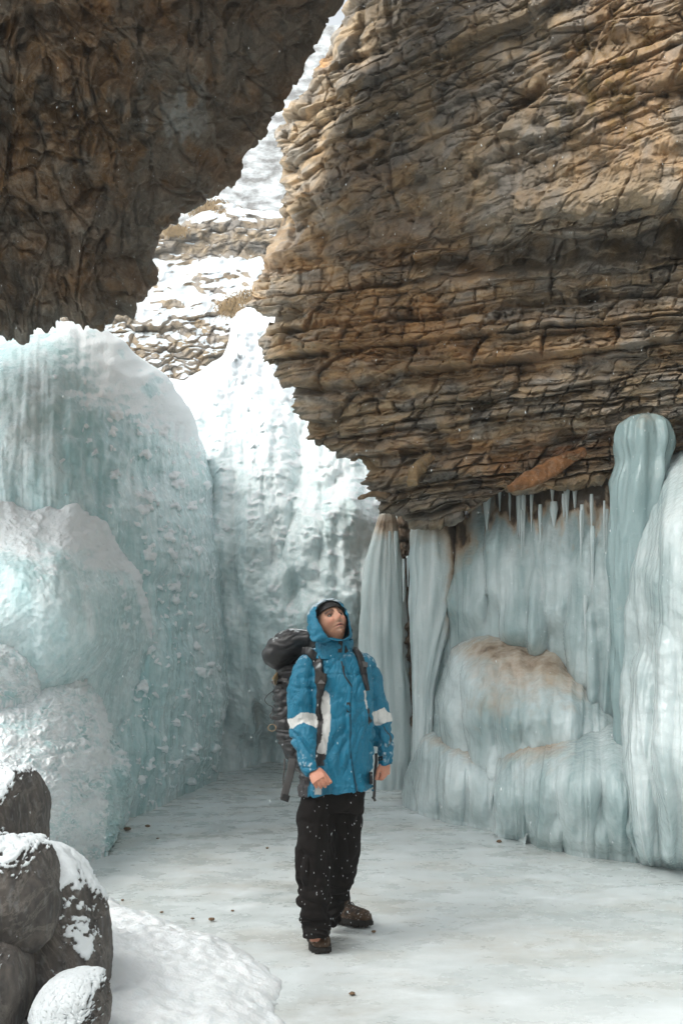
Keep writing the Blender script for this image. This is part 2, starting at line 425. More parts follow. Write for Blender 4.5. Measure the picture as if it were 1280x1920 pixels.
def cliff_relief(px, py, T, Y, pos, nor):
    wx = fbm2(px / 90, py / 90, 3, 3) * 14; wy = fbm2(px / 110, py / 60, 3, 8) * 7
    e = strata(px, py)
    upper = sst(520, 430, e)                         # massive nodular rock above the recess
    s = e + wy + fbm2(px / 40, py / 20, 2, 21) * 1.6
    a = px + wx * .6 + (py - e) * .4
    # layering: every bed has its own reach
    def beds(th, seed):
        w = s / th + fbm2(px / 300, s / 60, 2, seed) * .8
        k = np.floor(w).astype(np.int64); f = w - k
        r0 = RV[PERM[k & 1023], 0]; 
        prof = np.power(np.clip(1 - np.abs(2 * f - 1) ** 3, 0, 1), .6)
        return (r0 - .5) * 1.0 * prof + .45 * prof - .45
    hb = beds(34, 5) * 15 + beds(15, 9) * 7
    h1, r1 = slabs(a, s, 130, 44, 1); h2_, r2 = slabs(a, s, 52, 17, 2); h3, r3 = slabs(a, s, 21, 9, 3); h4, r4 = slabs(a, s, 9, 5, 4)
    b1, c1 = bricks(a, s, 56, 2.2, 8, 1, vj=.7); b2, c2 = bricks(a, s, 25, 1.3, 6, 2, vj=.9); b3, c3 = bricks(a, s, 11, 1.3, 6, 3, vj=.7)
    rough = sst(-.1, .35, fbm2(px / 110, py / 70, 3, 77))
    zone = sst(-.35, .25, fbm2(px / 75, py / 34, 3, 76)); zb = sst(-.3, .3, fbm2(px / 160, py / 60, 3, 75))
    lay = b1 * 52 + b2 * (16 + 22 * zb) + b3 * 15 * zone * (1 - .5 * rough) + h1 * 26 * rough + h2_ * 24 * rough + h3 * 12 * (.25 + rough) + h4 * 4 + fbm2(px / 130, py / 100, 3, 78) * 40
    su = py * .88 + (px - 700) * .40 + wy; au = px * .88 - py * .40 + wx
    u1, q1 = slabs(au, su, 170, 70, 11); u2, q2 = slabs(au, su, 64, 30, 12); u3, q3 = slabs(au, su, 26, 16, 13); u4, q4 = slabs(au, su, 12, 8, 14)
    mb, mc = bricks(au, su, 74, 1.6, 6, 14, vj=.7); mb2, mc2 = bricks(au, su, 30, 1.3, 4.5, 15, vj=.8)
    mas = mb * 46 + mb2 * 20 + fbm2(px / 150, py / 110, 3, 79) * 46 + u1 * 34 + u2 * 26 * sst(-.4, .2, n2(px / 90, py / 60, 74)) + (u3 * 16 + u4 * 7) * sst(-.3, .3, fbm2(px / 60, py / 45, 2, 73)) + fbm2(px / 60, py / 60, 4, 31) * 12
    h = lay * (1 - upper) + mas * upper
    h += fbm2(px / 9, py / 9, 3, 40) * 2.0
    # chaotic protruding orange blocks along the middle rib
    rib = gauss(px, py, 700, 560, 120, 190, 20)
    F1, F2, r, ox, oy = vor(a / 34, s / 22, 22)
    h += rib * ((r[..., 0]) * 22 + (r[..., 1] - .5) * oy * 26 - 12 * (1 - sst(0, .2, F2 - F1)))
    # dark recess under the upper bulge, and deep joints
    rec = np.exp(-((py - (500 - .085 * (px - 700)) - 4 - fbm2(px / 80, py / 80, 2, 50) * 16) / 19.0) ** 2) * sst(700, 860, px)
    h -= rec * 115
    for (cx0, cy0, cx1, cy1, w, d) in [(860, 290, 1010, 170, 10, 34), (940, 240, 1150, 20, 9, 26), (640, 130, 820, 30, 6, 16), (560, 1000 - 780, 760, 140, 5, 10), (760, 790, 1280, 700, 4, 22), (700, 660, 1100, 640, 4, 14), (900, 590, 1280, 570, 4, 14)]:
        L = math.hypot(cx1 - cx0, cy1 - cy0); ux, uy = (cx1 - cx0) / L, (cy1 - cy0) / L
        t = np.clip((px - cx0) * ux + (py - cy0) * uy, 0, L)
        dd = np.hypot(px - cx0 - t * ux, py - cy0 - t * uy) + fbm2(px / 30, py / 30, 3, 60) * 9
        h -= d * np.exp(-(dd / w) ** 2)
    h = h * Y / FPX
    h = np.clip(h, -.7, .7) * (.3 + .7 * sst(-.05, .06, T))
    # colour of the stone: grey and buff beds, ochre patches, brown at the foot
    n1 = fbm2(px / 160, py / 110, 5, 71); nn = fbm2(px / 50, s / 22, 4, 72)
    ochre = np.clip(gauss(px, py, 700, 560, 170, 190, 25) * .9 + gauss(px, py, 1180, 130, 150, 190, 10) * .75 + gauss(px, py, 900, 640, 260, 60) * .45 + gauss(px, py, 960, 860, 260, 60) * .7
                    + gauss(px, py, 590, 110, 22, 22) * 1.3 + gauss(px, py, 950, 680, 110, 40) * .6 + n1 * .45 + nn * .35 - .12 + (r2[..., 3] - .5) * .5 * (1 - upper), 0, 1)
    grey = np.array([.255, .225, .19]); buff = np.array([.35, .26, .165]); oc = np.array([.40, .21, .075])
    mixf = np.clip(.5 + nn * .9 + (c2[..., 2] - .5) * .9, 0, 1)
    col = lerp3(grey, buff, mixf); col = col * (1 - ochre[..., None] * .68) + oc * ochre[..., None] * .68
    pale = sst(760, 520, px) * sst(900, 500, py)        # stone painted lighter near the gap, where its light falls
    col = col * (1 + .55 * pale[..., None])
    dark_zones = sst(760, 960, py) * .35 + gauss(px, py, 1130, 440, 260, 70) * .25  # darker towards the foot and around the recess
    col = col * (1 - dark_zones[..., None])
    red = gauss(px, py, 1040, 850, 120, 30, -15) * sst(-.3, .3, nn); col = col * (1 - .5 * red[..., None]) + np.array([.22, .07, .03]) * .5 * red[..., None]
    moss = sst(.1, .5, fbm2(px / 26, py / 60, 4, 80) + .6 * gauss(px, py, 1130, 150, 130, 150, 15) - .35); moss *= gauss(px, py, 1140, 140, 190, 200)
    col = col * (1 - .7 * moss[..., None]) + np.array([.20, .12, .02]) * .7 * moss[..., None]
    blk = c2[..., 3] * (1 - upper) + q3[..., 2] * upper
    col *= (.66 + .46 * blk + .26 * c1[..., 3] * (1 - upper))[..., None]
    return h, {'tint': np.clip(col, .02, .8)}
cliffP = [(760, -420), (700, -160), (655, -20), (612, 66), (590, 110), (572, 150), (552, 190), (505, 250), (518, 290), (516, 330), (524, 370), (518, 410), (500, 470), (478, 510), (460, 545),
          (470, 590), (508, 600), (482, 625), (484, 645), (518, 690), (545, 735), (560, 780), (572, 825), (622, 852), (640, 870), (678, 885), (690, 925), (712, 962), (770, 985), (850, 975), (900, 925), (1000, 915), (1120, 900), (1240, 880), (1400, 880), (1640, 900)]
cliffQ = [(1640, -420), (1700, -200), (1700, 100), (1680, 400), (1660, 700), (1640, 890)]
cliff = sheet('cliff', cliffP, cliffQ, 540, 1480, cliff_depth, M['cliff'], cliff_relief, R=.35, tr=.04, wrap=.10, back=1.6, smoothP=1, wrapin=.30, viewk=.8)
tag(cliff, kind='structure')

# ------------------------------------------------------------ left overhang: dark massive rock
over_depth = tps([(0, 635, 8.6), (200, 610, 8.9), (290, 520, 9.2), (440, 350, 10.0), (530, 200, 10.0), (655, 0, 9.6), (-200, 640, 8.0),
                  (0, 400, 7.9), (0, 150, 6.9), (0, -100, 5.8), (200, 300, 8.0), (200, 0, 6.6), (400, 150, 8.3), (500, 0, 8.4), (300, 420, 8.9), (600, -300, 7.5), (-200, -200, 5.0), (160, 560, 8.5)])
def over_relief(px, py, T, Y, pos, nor):
    wx = fbm2(px / 110, py / 160, 3, 103) * 26; wy = fbm2(px / 110, py / 110, 3, 108) * 26
    x = px + wx; y = py + wy
    d = (x + y) * .7071; c = (x - y) * .7071          # grain parallel to the diagonal lip
    lip = sst(-60, 160, px * .78 + py * .62 - 330) * sst(620, 380, py)
    flute = sst(330, 440, py) * sst(330, 200, px)
    u1, q1 = slabs(x, y, 120, 120, 31, notch=.16); u2, q2 = slabs(x, y, 50, 88, 32, notch=.16); u3, q3 = slabs(x, y, 26, 30, 33, notch=.16); u4, q4 = slabs(x, y, 12, 13, 34, notch=.16)
    lump = u1 * 84 + u2 * 60 + u3 * 26 + u4 * 7 + fbm2(x / 150, y / 150, 4, 120) * 60
    l1, p1 = slabs(c, d, 190, 62, 41, notch=.16); l2, p2 = slabs(c, d, 80, 24, 42, notch=.16); l3, p3 = slabs(c, d, 34, 11, 43, notch=.16)
    lipr = l1 * 40 + l2 * 24 + l3 * 11 + fbm2(c / 60, d / 25, 4, 125) * 11
    f1, g1 = slabs(x + .25 * wy, y, 36, 170, 51, notch=.16); f2, g2 = slabs(x, y, 17, 60, 52, notch=.16)
    fl = f1 * 52 + f2 * 17 + u3 * 8
    h = lump * (1 - lip) + lipr * lip; h = h * (1 - flute) + (fl + .35 * lump) * flute
    F1, F2, r, ox, oy = vor(x / 30, y / 26, 61)
    rub = gauss(px, py, 270, 230, 70, 50) + gauss(px, py, 130, 220, 50, 110)
    h += rub * (r[..., 0] * 22 - 14 * (1 - sst(0, .25, F2 - F1)))
    dr = 1 - np.abs(n2(x / 34, y / 190, 131)) * 2.2; h += dr * 16 * (1 - lip) + fbm2(px / 10, py / 10, 3, 130) * 3.2 - 14 * np.exp(-(np.abs(n2(x / 70, y / 120, 132)) / .05) ** 2)
    h = np.clip(h * Y / FPX, -.6, .6) * (.3 + .7 * sst(-.05, .06, T))
    n1 = fbm2(px / 130, py / 130, 5, 171); n0 = fbm2(px / 40, py / 60, 4, 172)
    brown = np.clip(.5 + n1 * .8 + n0 * .5 - lip * .45, 0, 1)
    col = lerp3([.19, .165, .135], [.23, .135, .07], brown)
    oc = sst(.25, .8, n0 + .9 * gauss(px, py, 190, 240, 120, 60, 10) + .5 * gauss(px, py, 60, 220, 60, 160)) * .55
    col = col * (1 - oc[..., None]) + np.array([.27, .15, .06]) * oc[..., None]
    ice = sst(.35, .7, fbm2(px / 22, py / 70, 3, 180) + .9 * gauss(px, py, 345, 210, 60, 60)) * gauss(px, py, 345, 220, 90, 90) * .5
    col = col * (1 - ice[..., None]) + np.array([.45, .48, .48]) * ice[..., None]
    col *= (.62 + .42 * q3[..., 3])[..., None]
    return h, {'tint': np.clip(col, .02, .8)}
overP = [(-420, 650), (-100, 650), (0, 632), (40, 636), (62, 622), (92, 610), (140, 600), (168, 602), (195, 612), (215, 600), (240, 578), (243, 552), (265, 556), (288, 530), (294, 490), (308, 445), (345, 408), (385, 388),
         (412, 362), (440, 354), (462, 298), (498, 252), (530, 200), (560, 165), (582, 125), (600, 84), (628, 34), (655, -6), (760, -160), (900, -420)]
overQ = [(-460, 300), (-460, -100), (-420, -420), (0, -440), (500, -430)]
over = sheet('overhanging_rock', overP, overQ, 460, 1120, over_depth, M['overhang'], over_relief, R=.4, tr=.05, wrap=.14, back=1.6, smoothP=1, wrapin=.3, viewk=.8)
tag(over, kind='structure')

# ------------------------------------------------------------ ice
def clumps(px, py, size, dens, seed, ax=1.0, ay=.75):
    """snow clinging to the ice in separate clods: 0..1 height with soft flat foot"""
    x = px + fbm2(px / 14, py / 14, 2, seed) * 7; y = py + fbm2(px / 14, py / 14, 2, seed + 4) * 7
    F1, F2, r, ox, oy = vor(x / (size * ax), y / (size * ay), seed)
    rad = .18 + .42 * r[..., 1]
    on = (r[..., 2] < dens)
    return on * sst(rad, rad * .1, np.sqrt((ox) ** 2 + (np.where(oy > 0, oy * 1.0, oy * 1.6)) ** 2))
def flutes(px, py, w, seed, stretch=16.0):
    """vertical organ-pipe ribs: rounded fronts, sharp grooves"""
    x = px / w + fbm2(px / (w * 4), py / (w * 40), 2, seed) * 1.1 + .12 * n2(px / w, py / (w * 4), seed + 9)
    a = np.abs(n2(x, py / (w * stretch), seed + 5)); b = np.abs(n2(x * 2.1, py / (w * stretch * .7), seed + 6))
    return 1 - (a * 1.3 + b * .5)

def left_relief(px, py, T, Y, pos, nor):
    top = np.clip(1 - T / .25, 0, 1)
    h = flutes(px, py, 46, 201) * 12 + flutes(px, py, 17, 204) * 6 + flutes(px, py, 8, 206) * 2.4 + fbm2(px / 120, py / 160, 4, 210) * 26 + fbm2(px / 12, py / 14, 3, 215) * 1.6
    # sagging horizontal bulges of flow ice
    for (cx, cy, rx, ry, k) in [(330, 1050, 90, 60, 22), (350, 1330, 70, 90, 26), (300, 1440, 80, 60, 18), (380, 900, 60, 80, 16), (120, 760, 120, 80, 20), (300, 800, 70, 60, 22), (330, 1180, 60, 60, 18)]:
        h += k * gauss(px, py, cx, cy, rx, ry)
    reg = np.clip(.9 * gauss(px, py, 330, 1150, 110, 420) + .5 * gauss(px, py, 250, 820, 160, 130) + .35 * sst(1200, 1450, py), 0, 1)
    c1 = clumps(px, py, 30, .42, 220, .95, 1.0) * sst(.25, .7, reg + fbm2(px / 40, py / 60, 3, 226) * .55)
    c2 = clumps(px, py, 14, .5, 230, 1.0, 1.1) * sst(.2, .8, reg + fbm2(px / 30, py / 40, 3, 236) * .8 - .05)
    h += c1 * 15 + c2 * 6
    crest = sst(.22, .0, T) * sst(-.4, .4, fbm2(px / 60, py / 30, 4, 240) + .5) * sst(60, 240, px) * sst(900, 760, py)
    veil = gauss(px, py, 215, 700, 26, 60, -15) + gauss(px, py, 300, 800, 120, 34, 30) * .8 + gauss(px, py, 120, 620, 90, 14) * .9
    sn = np.clip(np.maximum(c1 * 1.2, c2 * 1.1) + crest * .75 + .55 * veil * sst(-.2, .4, fbm2(px / 20, py / 14, 4, 244)), 0, 1.2)
    base = sst(.93, 1.0, T) * sst(-.2, .4, fbm2(px / 25, py / 18, 3, 250)); sn = np.maximum(sn, base * .9)
    milk = .42 + fbm2(px / 60, py / 200, 4, 255) * .35 + .25 * crest + .25 * sst(300, 420, px) - .25 * gauss(px, py, 200, 860, 110, 120) - .15 * gauss(px, py, 300, 1250, 80, 200) + .25 * gauss(px, py, 40, 850, 50, 200)
    def at(p, nz):
        up = sst(.5, .85, nz) * .45
        return {'snow': np.clip(sn + up, 0, 1.2), 'milk': milk, 'stain': np.zeros_like(px)}
    h = h * sst(-.02, .05, T) * (.25 + .75 * sst(.0, .25, T)) + 10 * fbm2(px / 90, py / 60, 3, 260) * sst(-.05, .02, T)
    return h * Y / FPX, at
leftfall = empty('frozen_waterfall', (-2.6, 9.6, 0))
tag(leftfall, 'tall teal frozen waterfall with snow clods under the dark overhang, left of the hiker', 'icefall', 'frozen waterfalls of the gorge')
lf_depth = tps([(0, 640, 10.4), (130, 605, 10.6), (260, 665, 11.2), (350, 765, 12.3), (400, 950, 13.0), (425, 1200, 12.9), (405, 1448, 12.75),
                (100, 800, 9.6), (200, 900, 9.7), (300, 1000, 10.6), (300, 1250, 10.2), (200, 1250, 9.6), (350, 1400, 11.2), (235, 1532, float(floorY(1532))), (320, 1495, float(floorY(1495))), (100, 1560, 8.8), (-200, 1000, 9.2), (-200, 1600, 8.6)])
o = sheet('ice_curtain', [(-380, 660), (-100, 650), (0, 645), (30, 625), (75, 612), (130, 602), (165, 606), (200, 620), (235, 645), (262, 668), (295, 695), (322, 718), (345, 755), (366, 795), (388, 850), (404, 930), (414, 1010), (426, 1100), (430, 1230), (424, 1330), (412, 1420), (408, 1452)],
          [(-380, 1640), (0, 1620), (120, 1590), (200, 1560), (240, 1535), (300, 1508), (350, 1480), (406, 1456)], 520, 520, lf_depth, M['ice_left'], left_relief, foot=True, R=.5, tr=.12, wrap=.15, back=2.0, parent=leftfall)

def mid_relief(px, py, T, Y, pos, nor):
    h = flutes(px, py, 30, 301) * 5 * sst(.25, .6, T) + fbm2(px / 80, py / 90, 4, 310) * 14 + fbm2(px / 11, py / 9, 3, 312) * 1.8
    topy = np.interp(px, [0, 150, 205, 235, 258, 276], [940, 946, 985, 1025, 1065, 1110])
    crust = sst(180, 50, py - topy + fbm2(px / 60, py / 40, 4, 315) * 50) * (T > -.5) * (1 - .6 * sst(200, 262, px))
    c = clumps(px, py, 12, .75, 320, 1.4, .8)
    h += c * 4 * (.15 + crust) + clumps(px, py, 24, .5, 322) * 6 * sst(200, 270, px)
    sn = np.clip(crust * (.72 + .3 * c) + c * crust * .35 + clumps(px, py, 22, .5, 322) * sst(190, 265, px) + .9 * sst(.05, .0, T), 0, 1.2)
    milk = .5 + fbm2(px / 50, py / 160, 4, 325) * .4 - .25 * sst(.4, .6, T) * sst(1, .7, T)
    return h * Y / FPX, {'snow': sn, 'milk': milk, 'stain': np.zeros_like(px)}
mb_depth = tps([(0, 940, 8.6), (150, 950, 8.8), (260, 1060, 9.4), (268, 1250, 9.8), (240, 1400, 9.5), (100, 1050, 7.7), (60, 1200, 7.6), (180, 1200, 8.0), (210, 1545, float(floorY(1560))), (0, 1500, 8.0), (-250, 1200, 7.0)])
o = sheet('ice_bulge', [(-360, 940), (-60, 938), (0, 934), (30, 943), (62, 953), (88, 940), (112, 953), (142, 944), (168, 966), (205, 980), (228, 1022), (258, 1060), (266, 1100), (292, 1180), (284, 1290), (276, 1400), (256, 1480), (238, 1545)],
          [(-360, 1640), (0, 1620), (100, 1600), (200, 1580), (232, 1552)], 420, 400, mb_depth, M['ice_left'], mid_relief, foot=True, R=.35, tr=.16, wrap=.15, back=1.6, parent=leftfall)

def low_relief(px, py, T, Y, pos, nor):
    c = clumps(px, py, 11, .9, 420, 1.5, .75); c2 = clumps(px, py, 20, .7, 422, 1.3, .9); c3 = clumps(px, py, 6.5, .9, 425, 1.4, .8)
    h = fbm2(px / 60, py / 60, 4, 410) * 12 + c * 5.0 + c2 * 6.5 + c3 * 2.2 + flutes(px, py, 22, 411) * 3 * sst(150, 210, px)
    ice = sst(185, 215, px) * sst(1400, 1480, py)
    sn = np.clip((.50 + .5 * np.maximum(np.maximum(c, c2), c3) + .3 * fbm2(px / 40, py / 40, 4, 430)) * (1 - .7 * ice), 0, 1.2)
    return h * Y / FPX, {'snow': sn, 'milk': .35 + fbm2(px / 40, py / 90, 4, 431) * .3, 'stain': np.zeros_like(px)}
lb_depth = tps([(0, 1265, 7.9), (120, 1255, 8.1), (190, 1330, 8.3), (225, 1450, 8.4), (208, 1580, float(floorY(1600))), (60, 1400, 7.1), (120, 1500, 7.0), (40, 1560, 6.5), (150, 1600, float(floorY(1625))), (-250, 1400, 6.5)])
o = sheet('snow_crust_mound', [(-360, 1275), (0, 1272), (40, 1258), (85, 1262), (125, 1248), (158, 1262), (178, 1300), (206, 1340), (214, 1385), (238, 1420), (242, 1470), (232, 1530), (214, 1575), (204, 1590)],
          [(-360, 1800), (0, 1700), (100, 1650), (165, 1618), (202, 1596)], 380, 380, lb_depth, M['ice_left'], low_relief, foot=True, R=.3, tr=.2, wrap=.15, back=1.2, parent=leftfall)
sb_depth = tps([(0, 1180, 7.6), (60, 1215, 7.8), (0, 1250, 7.3), (60, 1270, 7.7), (-200, 1200, 7.2), (0, 1300, 7.4)])
o = sheet('snow_crust_knob', [(-300, 1180), (0, 1176), (35, 1186), (58, 1208), (72, 1238), (78, 1275), (78, 1300)], [(-300, 1330), (0, 1320), (40, 1312), (76, 1304)], 110, 140, sb_depth, M['ice_left'], low_relief, foot=True, R=.35, tr=.3, wrap=.15, back=.8, parent=leftfall)

# centre: the snowy upper fall at the end of the gorge
def back_relief(px, py, T, Y, pos, nor):
    sc = .9
    h = flutes(px, py, 34, 501) * 7 + fbm2(px / 70, py / 90, 4, 510) * 30 + fbm2(px / 11, py / 9, 3, 512) * 2.0
    for (cx, cy, rx, ry, k) in [(500, 1110, 60, 50, 26), (560, 1000, 60, 70, 24), (470, 950, 50, 90, 20), (640, 960, 60, 60, 30), (430, 800, 40, 60, 16), (520, 860, 50, 50, 20), (600, 1150, 50, 120, 22), (660, 1100, 36, 150, 20), (450, 1330, 40, 120, 20), (540, 780, 60, 40, 22)]:
        h += k * gauss(px, py, cx, cy, rx, ry)
    for (cx, cy, rx, ry, k) in [(388, 790, 12, 22, 34), (482, 1330, 13, 34, 40), (555, 1090, 9, 150, 16), (628, 1040, 7, 110, 14), (440, 1000, 10, 150, 12)]:
        h -= k * gauss(px, py, cx, cy, rx, ry)
    lb = np.zeros_like(px)
    for (cx, ty, rx, k, bot) in [(420, 800, 30, 26, 1100), (470, 860, 36, 34, 1200), (520, 800, 40, 30, 1040), (575, 880, 40, 34, 1140), (640, 900, 46, 44, 1300), (690, 930, 34, 36, 1400), (500, 1050, 44, 44, 1400), (560, 1090, 36, 40, 1430), (440, 1100, 30, 36, 1440), (610, 1060, 34, 38, 1440), (470, 1260, 24, 40, 1450), (530, 1230, 26, 36, 1450), (400, 950, 24, 24, 1300), (600, 800, 40, 26, 1000)]:
        xx = (px - cx - fbm2(py / 120, py * 0 + cx, 2, 9) * 14) / (rx * (1 - .3 * sst(bot - 160, bot, py)))
        lb = np.maximum(lb, k * np.sqrt(np.clip(1 - xx ** 2, 0, 1)) * np.sqrt(sst(0, 70, py - ty)) * sst(bot, bot - 90, py))
    h = h + lb
    reg = sst(1250, 780, py) * .75 + .2
    c1 = clumps(px, py, 30, .6, 520, 1.4, .7) * sst(.15, .6, reg + fbm2(px / 40, py / 40, 3, 526) * .5)
    c2 = clumps(px, py, 12, .7, 530, 1.4, .8) * sst(.15, .7, reg + fbm2(px / 30, py / 30, 3, 536) * .7)
    h += c1 * 7 + c2 * 2
    topn = .9 * sst(780, 660, py + fbm2(px / 40, py / 40, 3, 540) * 70)
    sn = np.clip(topn + np.maximum(c1, c2 * .6) * .8 + .35 * reg * sst(-.2, .4, fbm2(px / 40, py / 22, 4, 541)), 0, 1.2)
    milk = .62 + .22 * sst(1300, 800, py) + fbm2(px / 40, py / 160, 4, 550) * .4
    h = h * (.12 + .88 * sst(-.02, .07, T)) + sst(800, 700, py) * (fbm2(px / 50, py / 26, 4, 560) * 22 + fbm2(px / 14, py / 9, 3, 561) * 4) * sst(.0, .05, T)
    def at(p, nz): return {'snow': np.clip(sn + .5 * sst(.5, .8, nz), 0, 1.2), 'milk': milk, 'stain': np.clip(gauss(px, py, 482, 1330, 12, 36), 0, 1) * .3}  # browner inside the carved hollow low in the fall
    return h * Y / FPX * sc, at
bf_depth = tps([(320, 712, 15.8), (430, 660, 16.6), (450, 585, 18.4), (510, 590, 18.4), (560, 640, 17.4), (400, 740, 15.0), (520, 720, 15.6), (700, 720, 15), (400, 900, 13.5), (500, 900, 13.6), (650, 900, 13.4), (700, 1100, 13.0),
                (500, 1150, 12.9), (600, 1250, 12.9), (410, 1200, 13.1), (400, 1452, float(floorY(1450))), (480, 1420, float(floorY(1432))), (600, 1420, float(floorY(1425))), (760, 1420, float(floorY(1425))), (850, 900, 13.6), (850, 1425, float(floorY(1425)))])
backfall = sheet('frozen_waterfall', [(180, 1300), (200, 900), (240, 730), (320, 708), (345, 712), (375, 695), (395, 678), (418, 668), (430, 640), (434, 612), (448, 584), (475, 572), (520, 560), (600, 600), (760, 600), (900, 640)],
          [(180, 1462), (400, 1462), (430, 1448), (480, 1440), (600, 1434), (760, 1434), (900, 1434)], 520, 460, bf_depth, M['ice_back'], back_relief, foot=True, R=.5, tr=.06, wrap=.12, back=2.0)
tag(backfall, 'snow-plastered white frozen waterfall closing the end of the gorge behind the hiker', 'icefall', 'frozen waterfalls of the gorge')

# ------------------------------------------------------------ right ice wall
def right_relief(seed, stains=(), fl=1.0, milk0=.5, lump=14, brown=0., lobes=()):
    def f(px, py, T, Y, pos, nor):
        h = fl * (flutes(px, py, 44, seed, 22) * 11 + flutes(px, py, 19, seed + 3, 26) * 4.5 + flutes(px, py, 8, seed + 4, 30) * 1.8) + fbm2(px / 100, py / 150, 4, seed + 10) * lump + fbm2(px / 16, py / 18, 3, seed + 12) * 1.1
        lb = np.zeros_like(px)
        for (cx, ty, rx, k, bot) in lobes:
            xx = (px - cx - fbm2(py / 160, py * 0 + cx, 2, 7) * 10) / (rx * (1 - .35 * sst(bot - 160, bot, py)))
            dome = np.sqrt(np.clip(1 - xx ** 2, 0, 1)) * sst(0, 130, py - ty) * sst(bot, bot - 60, py)
            lb = np.maximum(lb, k * dome)
        h = h + lb
        st = np.zeros_like(px)
        for (cx, cy, rx, ry, k, ang) in stains: st += k * gauss(px, py, cx, cy, rx, ry, ang)
        if brown: st += brown * sst(1010, 900, py + fbm2(px / 22, py / 60, 3, seed + 20) * 90)  # brown stain at the top, also painted to darken the recess there
        milk = milk0 + fbm2(px / 50, py / 260, 4, seed + 15) * .45 + fbm2(px / 90, py / 90, 3, seed + 16) * .25
        h = h * (.3 + .7 * sst(-.02, .12, T))
        sn = np.zeros_like(px)
        return h * Y / FPX, {'snow': sn, 'milk': milk, 'stain': np.clip(st, 0, 1.1)}
    return f
rightice = empty('ice_wall', (2.0, 8.4, 0))
tag(rightice, 'glossy grey-blue curtain of ice with brown stains under the layered cliff', 'ice wall')
wall_depth = tps([(760, 960, 10.9), (760, 1450, 11.0), (900, 950, 9.9), (900, 1450, 10.4), (1000, 900, 9.4), (1000, 1200, 9.2), (1150, 850, 8.7), (1150, 1200, 8.6), (1150, 1560, 8.6), (1300, 900, 8.2), (1300, 1500, 8.0), (1500, 1000, 7.0), (1500, 1600, 7.2)])
sheet('ice_curtain', [(772, 1500), (776, 1300), (778, 1120), (782, 1000), (800, 948), (850, 930), (905, 900), (960, 890), (1040, 862), (1150, 850), (1300, 820), (1700, 800)],
      [(790, 1520), (900, 1560), (1000, 1590), (1150, 1620), (1300, 1640), (1700, 1700)], 440, 520, wall_depth, M['ice_right'],
      right_relief(600, [(1010, 905, 120, 40, .9, -10), (860, 990, 30, 70, .9, 0), (740, 980, 60, 40, .9, 0), (830, 1130, 14, 90, .6, 0), (1090, 900, 60, 60, .7, -30), (700, 1000, 30, 50, .6, 0)], milk0=.42, brown=.95, lobes=[(885, 955, 36, 34, 1200), (930, 900, 20, 40, 1160), (968, 950, 42, 44, 1240), (1040, 935, 40, 36, 1200), (1008, 1010, 24, 52, 1260), (1092, 960, 34, 42, 1330), (1140, 930, 30, 46, 1400), (1118, 1040, 18, 56, 1420), (855, 1010, 26, 30, 1180), (1180, 1000, 26, 40, 1500)]), foot=True, R=.4, tr=.06, wrap=.1, back=1.0, parent=rightice, wrapin=.05)
# mid mound
md = tps([(880, 1200, 9.4), (1000, 1180, 9.2), (1120, 1230, 8.9), (820, 1300, 9.8), (850, 1400, 9.6), (950, 1300, 8.75), (1050, 1350, 8.4), (1000, 1480, 8.6), (1150, 1400, 8.4), (900, 1450, 9.2)])
sheet('ice_mound', [(806, 1460), (808, 1380), (815, 1310), (828, 1255), (846, 1215), (880, 1196), (915, 1186), (950, 1192), (990, 1186), (1030, 1192), (1068, 1215), (1105, 1240), (1135, 1290), (1160, 1340), (1175, 1420)],
      [(815, 1500), (900, 1520), (1000, 1530), (1100, 1530), (1170, 1500)], 240, 360, md, M['ice_right'],
      right_relief(640, [(900, 1215, 60, 24, .5, 0), (990, 1235, 80, 50, .6, 20), (940, 1300, 60, 70, .3, 0), (1080, 1260, 60, 60, .5, 0)], milk0=.68, lump=26, fl=.45, lobes=[(860, 1250, 32, 30, 1480), (905, 1200, 34, 34, 1500), (955, 1240, 30, 40, 1500), (1005, 1215, 38, 30, 1500), (1060, 1240, 34, 30, 1500), (1110, 1300, 26, 24, 1500), (930, 1330, 20, 44, 1500), (985, 1330, 20, 48, 1500)]), R=.5, tr=.3, wrap=.12, back=.8, parent=rightice)
# lower bulges
fy = lambda y: float(floorY(y))
ld = tps([(790, 1380, 9.9), (860, 1372, 9.7), (940, 1400, 9.2), (760, 1480, 10.4), (850, 1450, 9.1), (900, 1480, 8.9), (800, 1525, fy(1527)), (900, 1550, fy(1552)), (985, 1578, fy(1580)), (960, 1480, 8.7)])
sheet('ice_bulge', [(752, 1488), (760, 1455), (776, 1410), (790, 1380), (815, 1368), (860, 1372), (895, 1385), (925, 1395), (945, 1400), (965, 1430), (980, 1500), (990, 1560)],
      [(754, 1494), (775, 1512), (800, 1530), (860, 1546), (920, 1560), (988, 1584)], 260, 320, ld, M['ice_right'],
      right_relief(660, [(905, 1412, 46, 22, .85, 10), (850, 1388, 60, 18, .5, 0), (960, 1440, 20, 60, .3, 0)], milk0=.72, fl=.8, lobes=[(800, 1400, 26, 24, 1560), (850, 1385, 32, 30, 1560), (900, 1400, 30, 24, 1560), (950, 1430, 26, 24, 1580)]), foot=True, R=.45, tr=.3, wrap=.12, back=.8, parent=rightice)
ld2 = tps([(940, 1400, 8.9), (980, 1368, 8.8), (1100, 1340, 8.6), (1200, 1345, 8.4), (940, 1500, 8.4), (1050, 1450, 7.75), (1150, 1450, 7.5), (970, 1570, fy(1574)), (1050, 1592, fy(1594)), (1180, 1612, fy(1614)), (1280, 1620, fy(1624)), (1300, 1400, 8)])
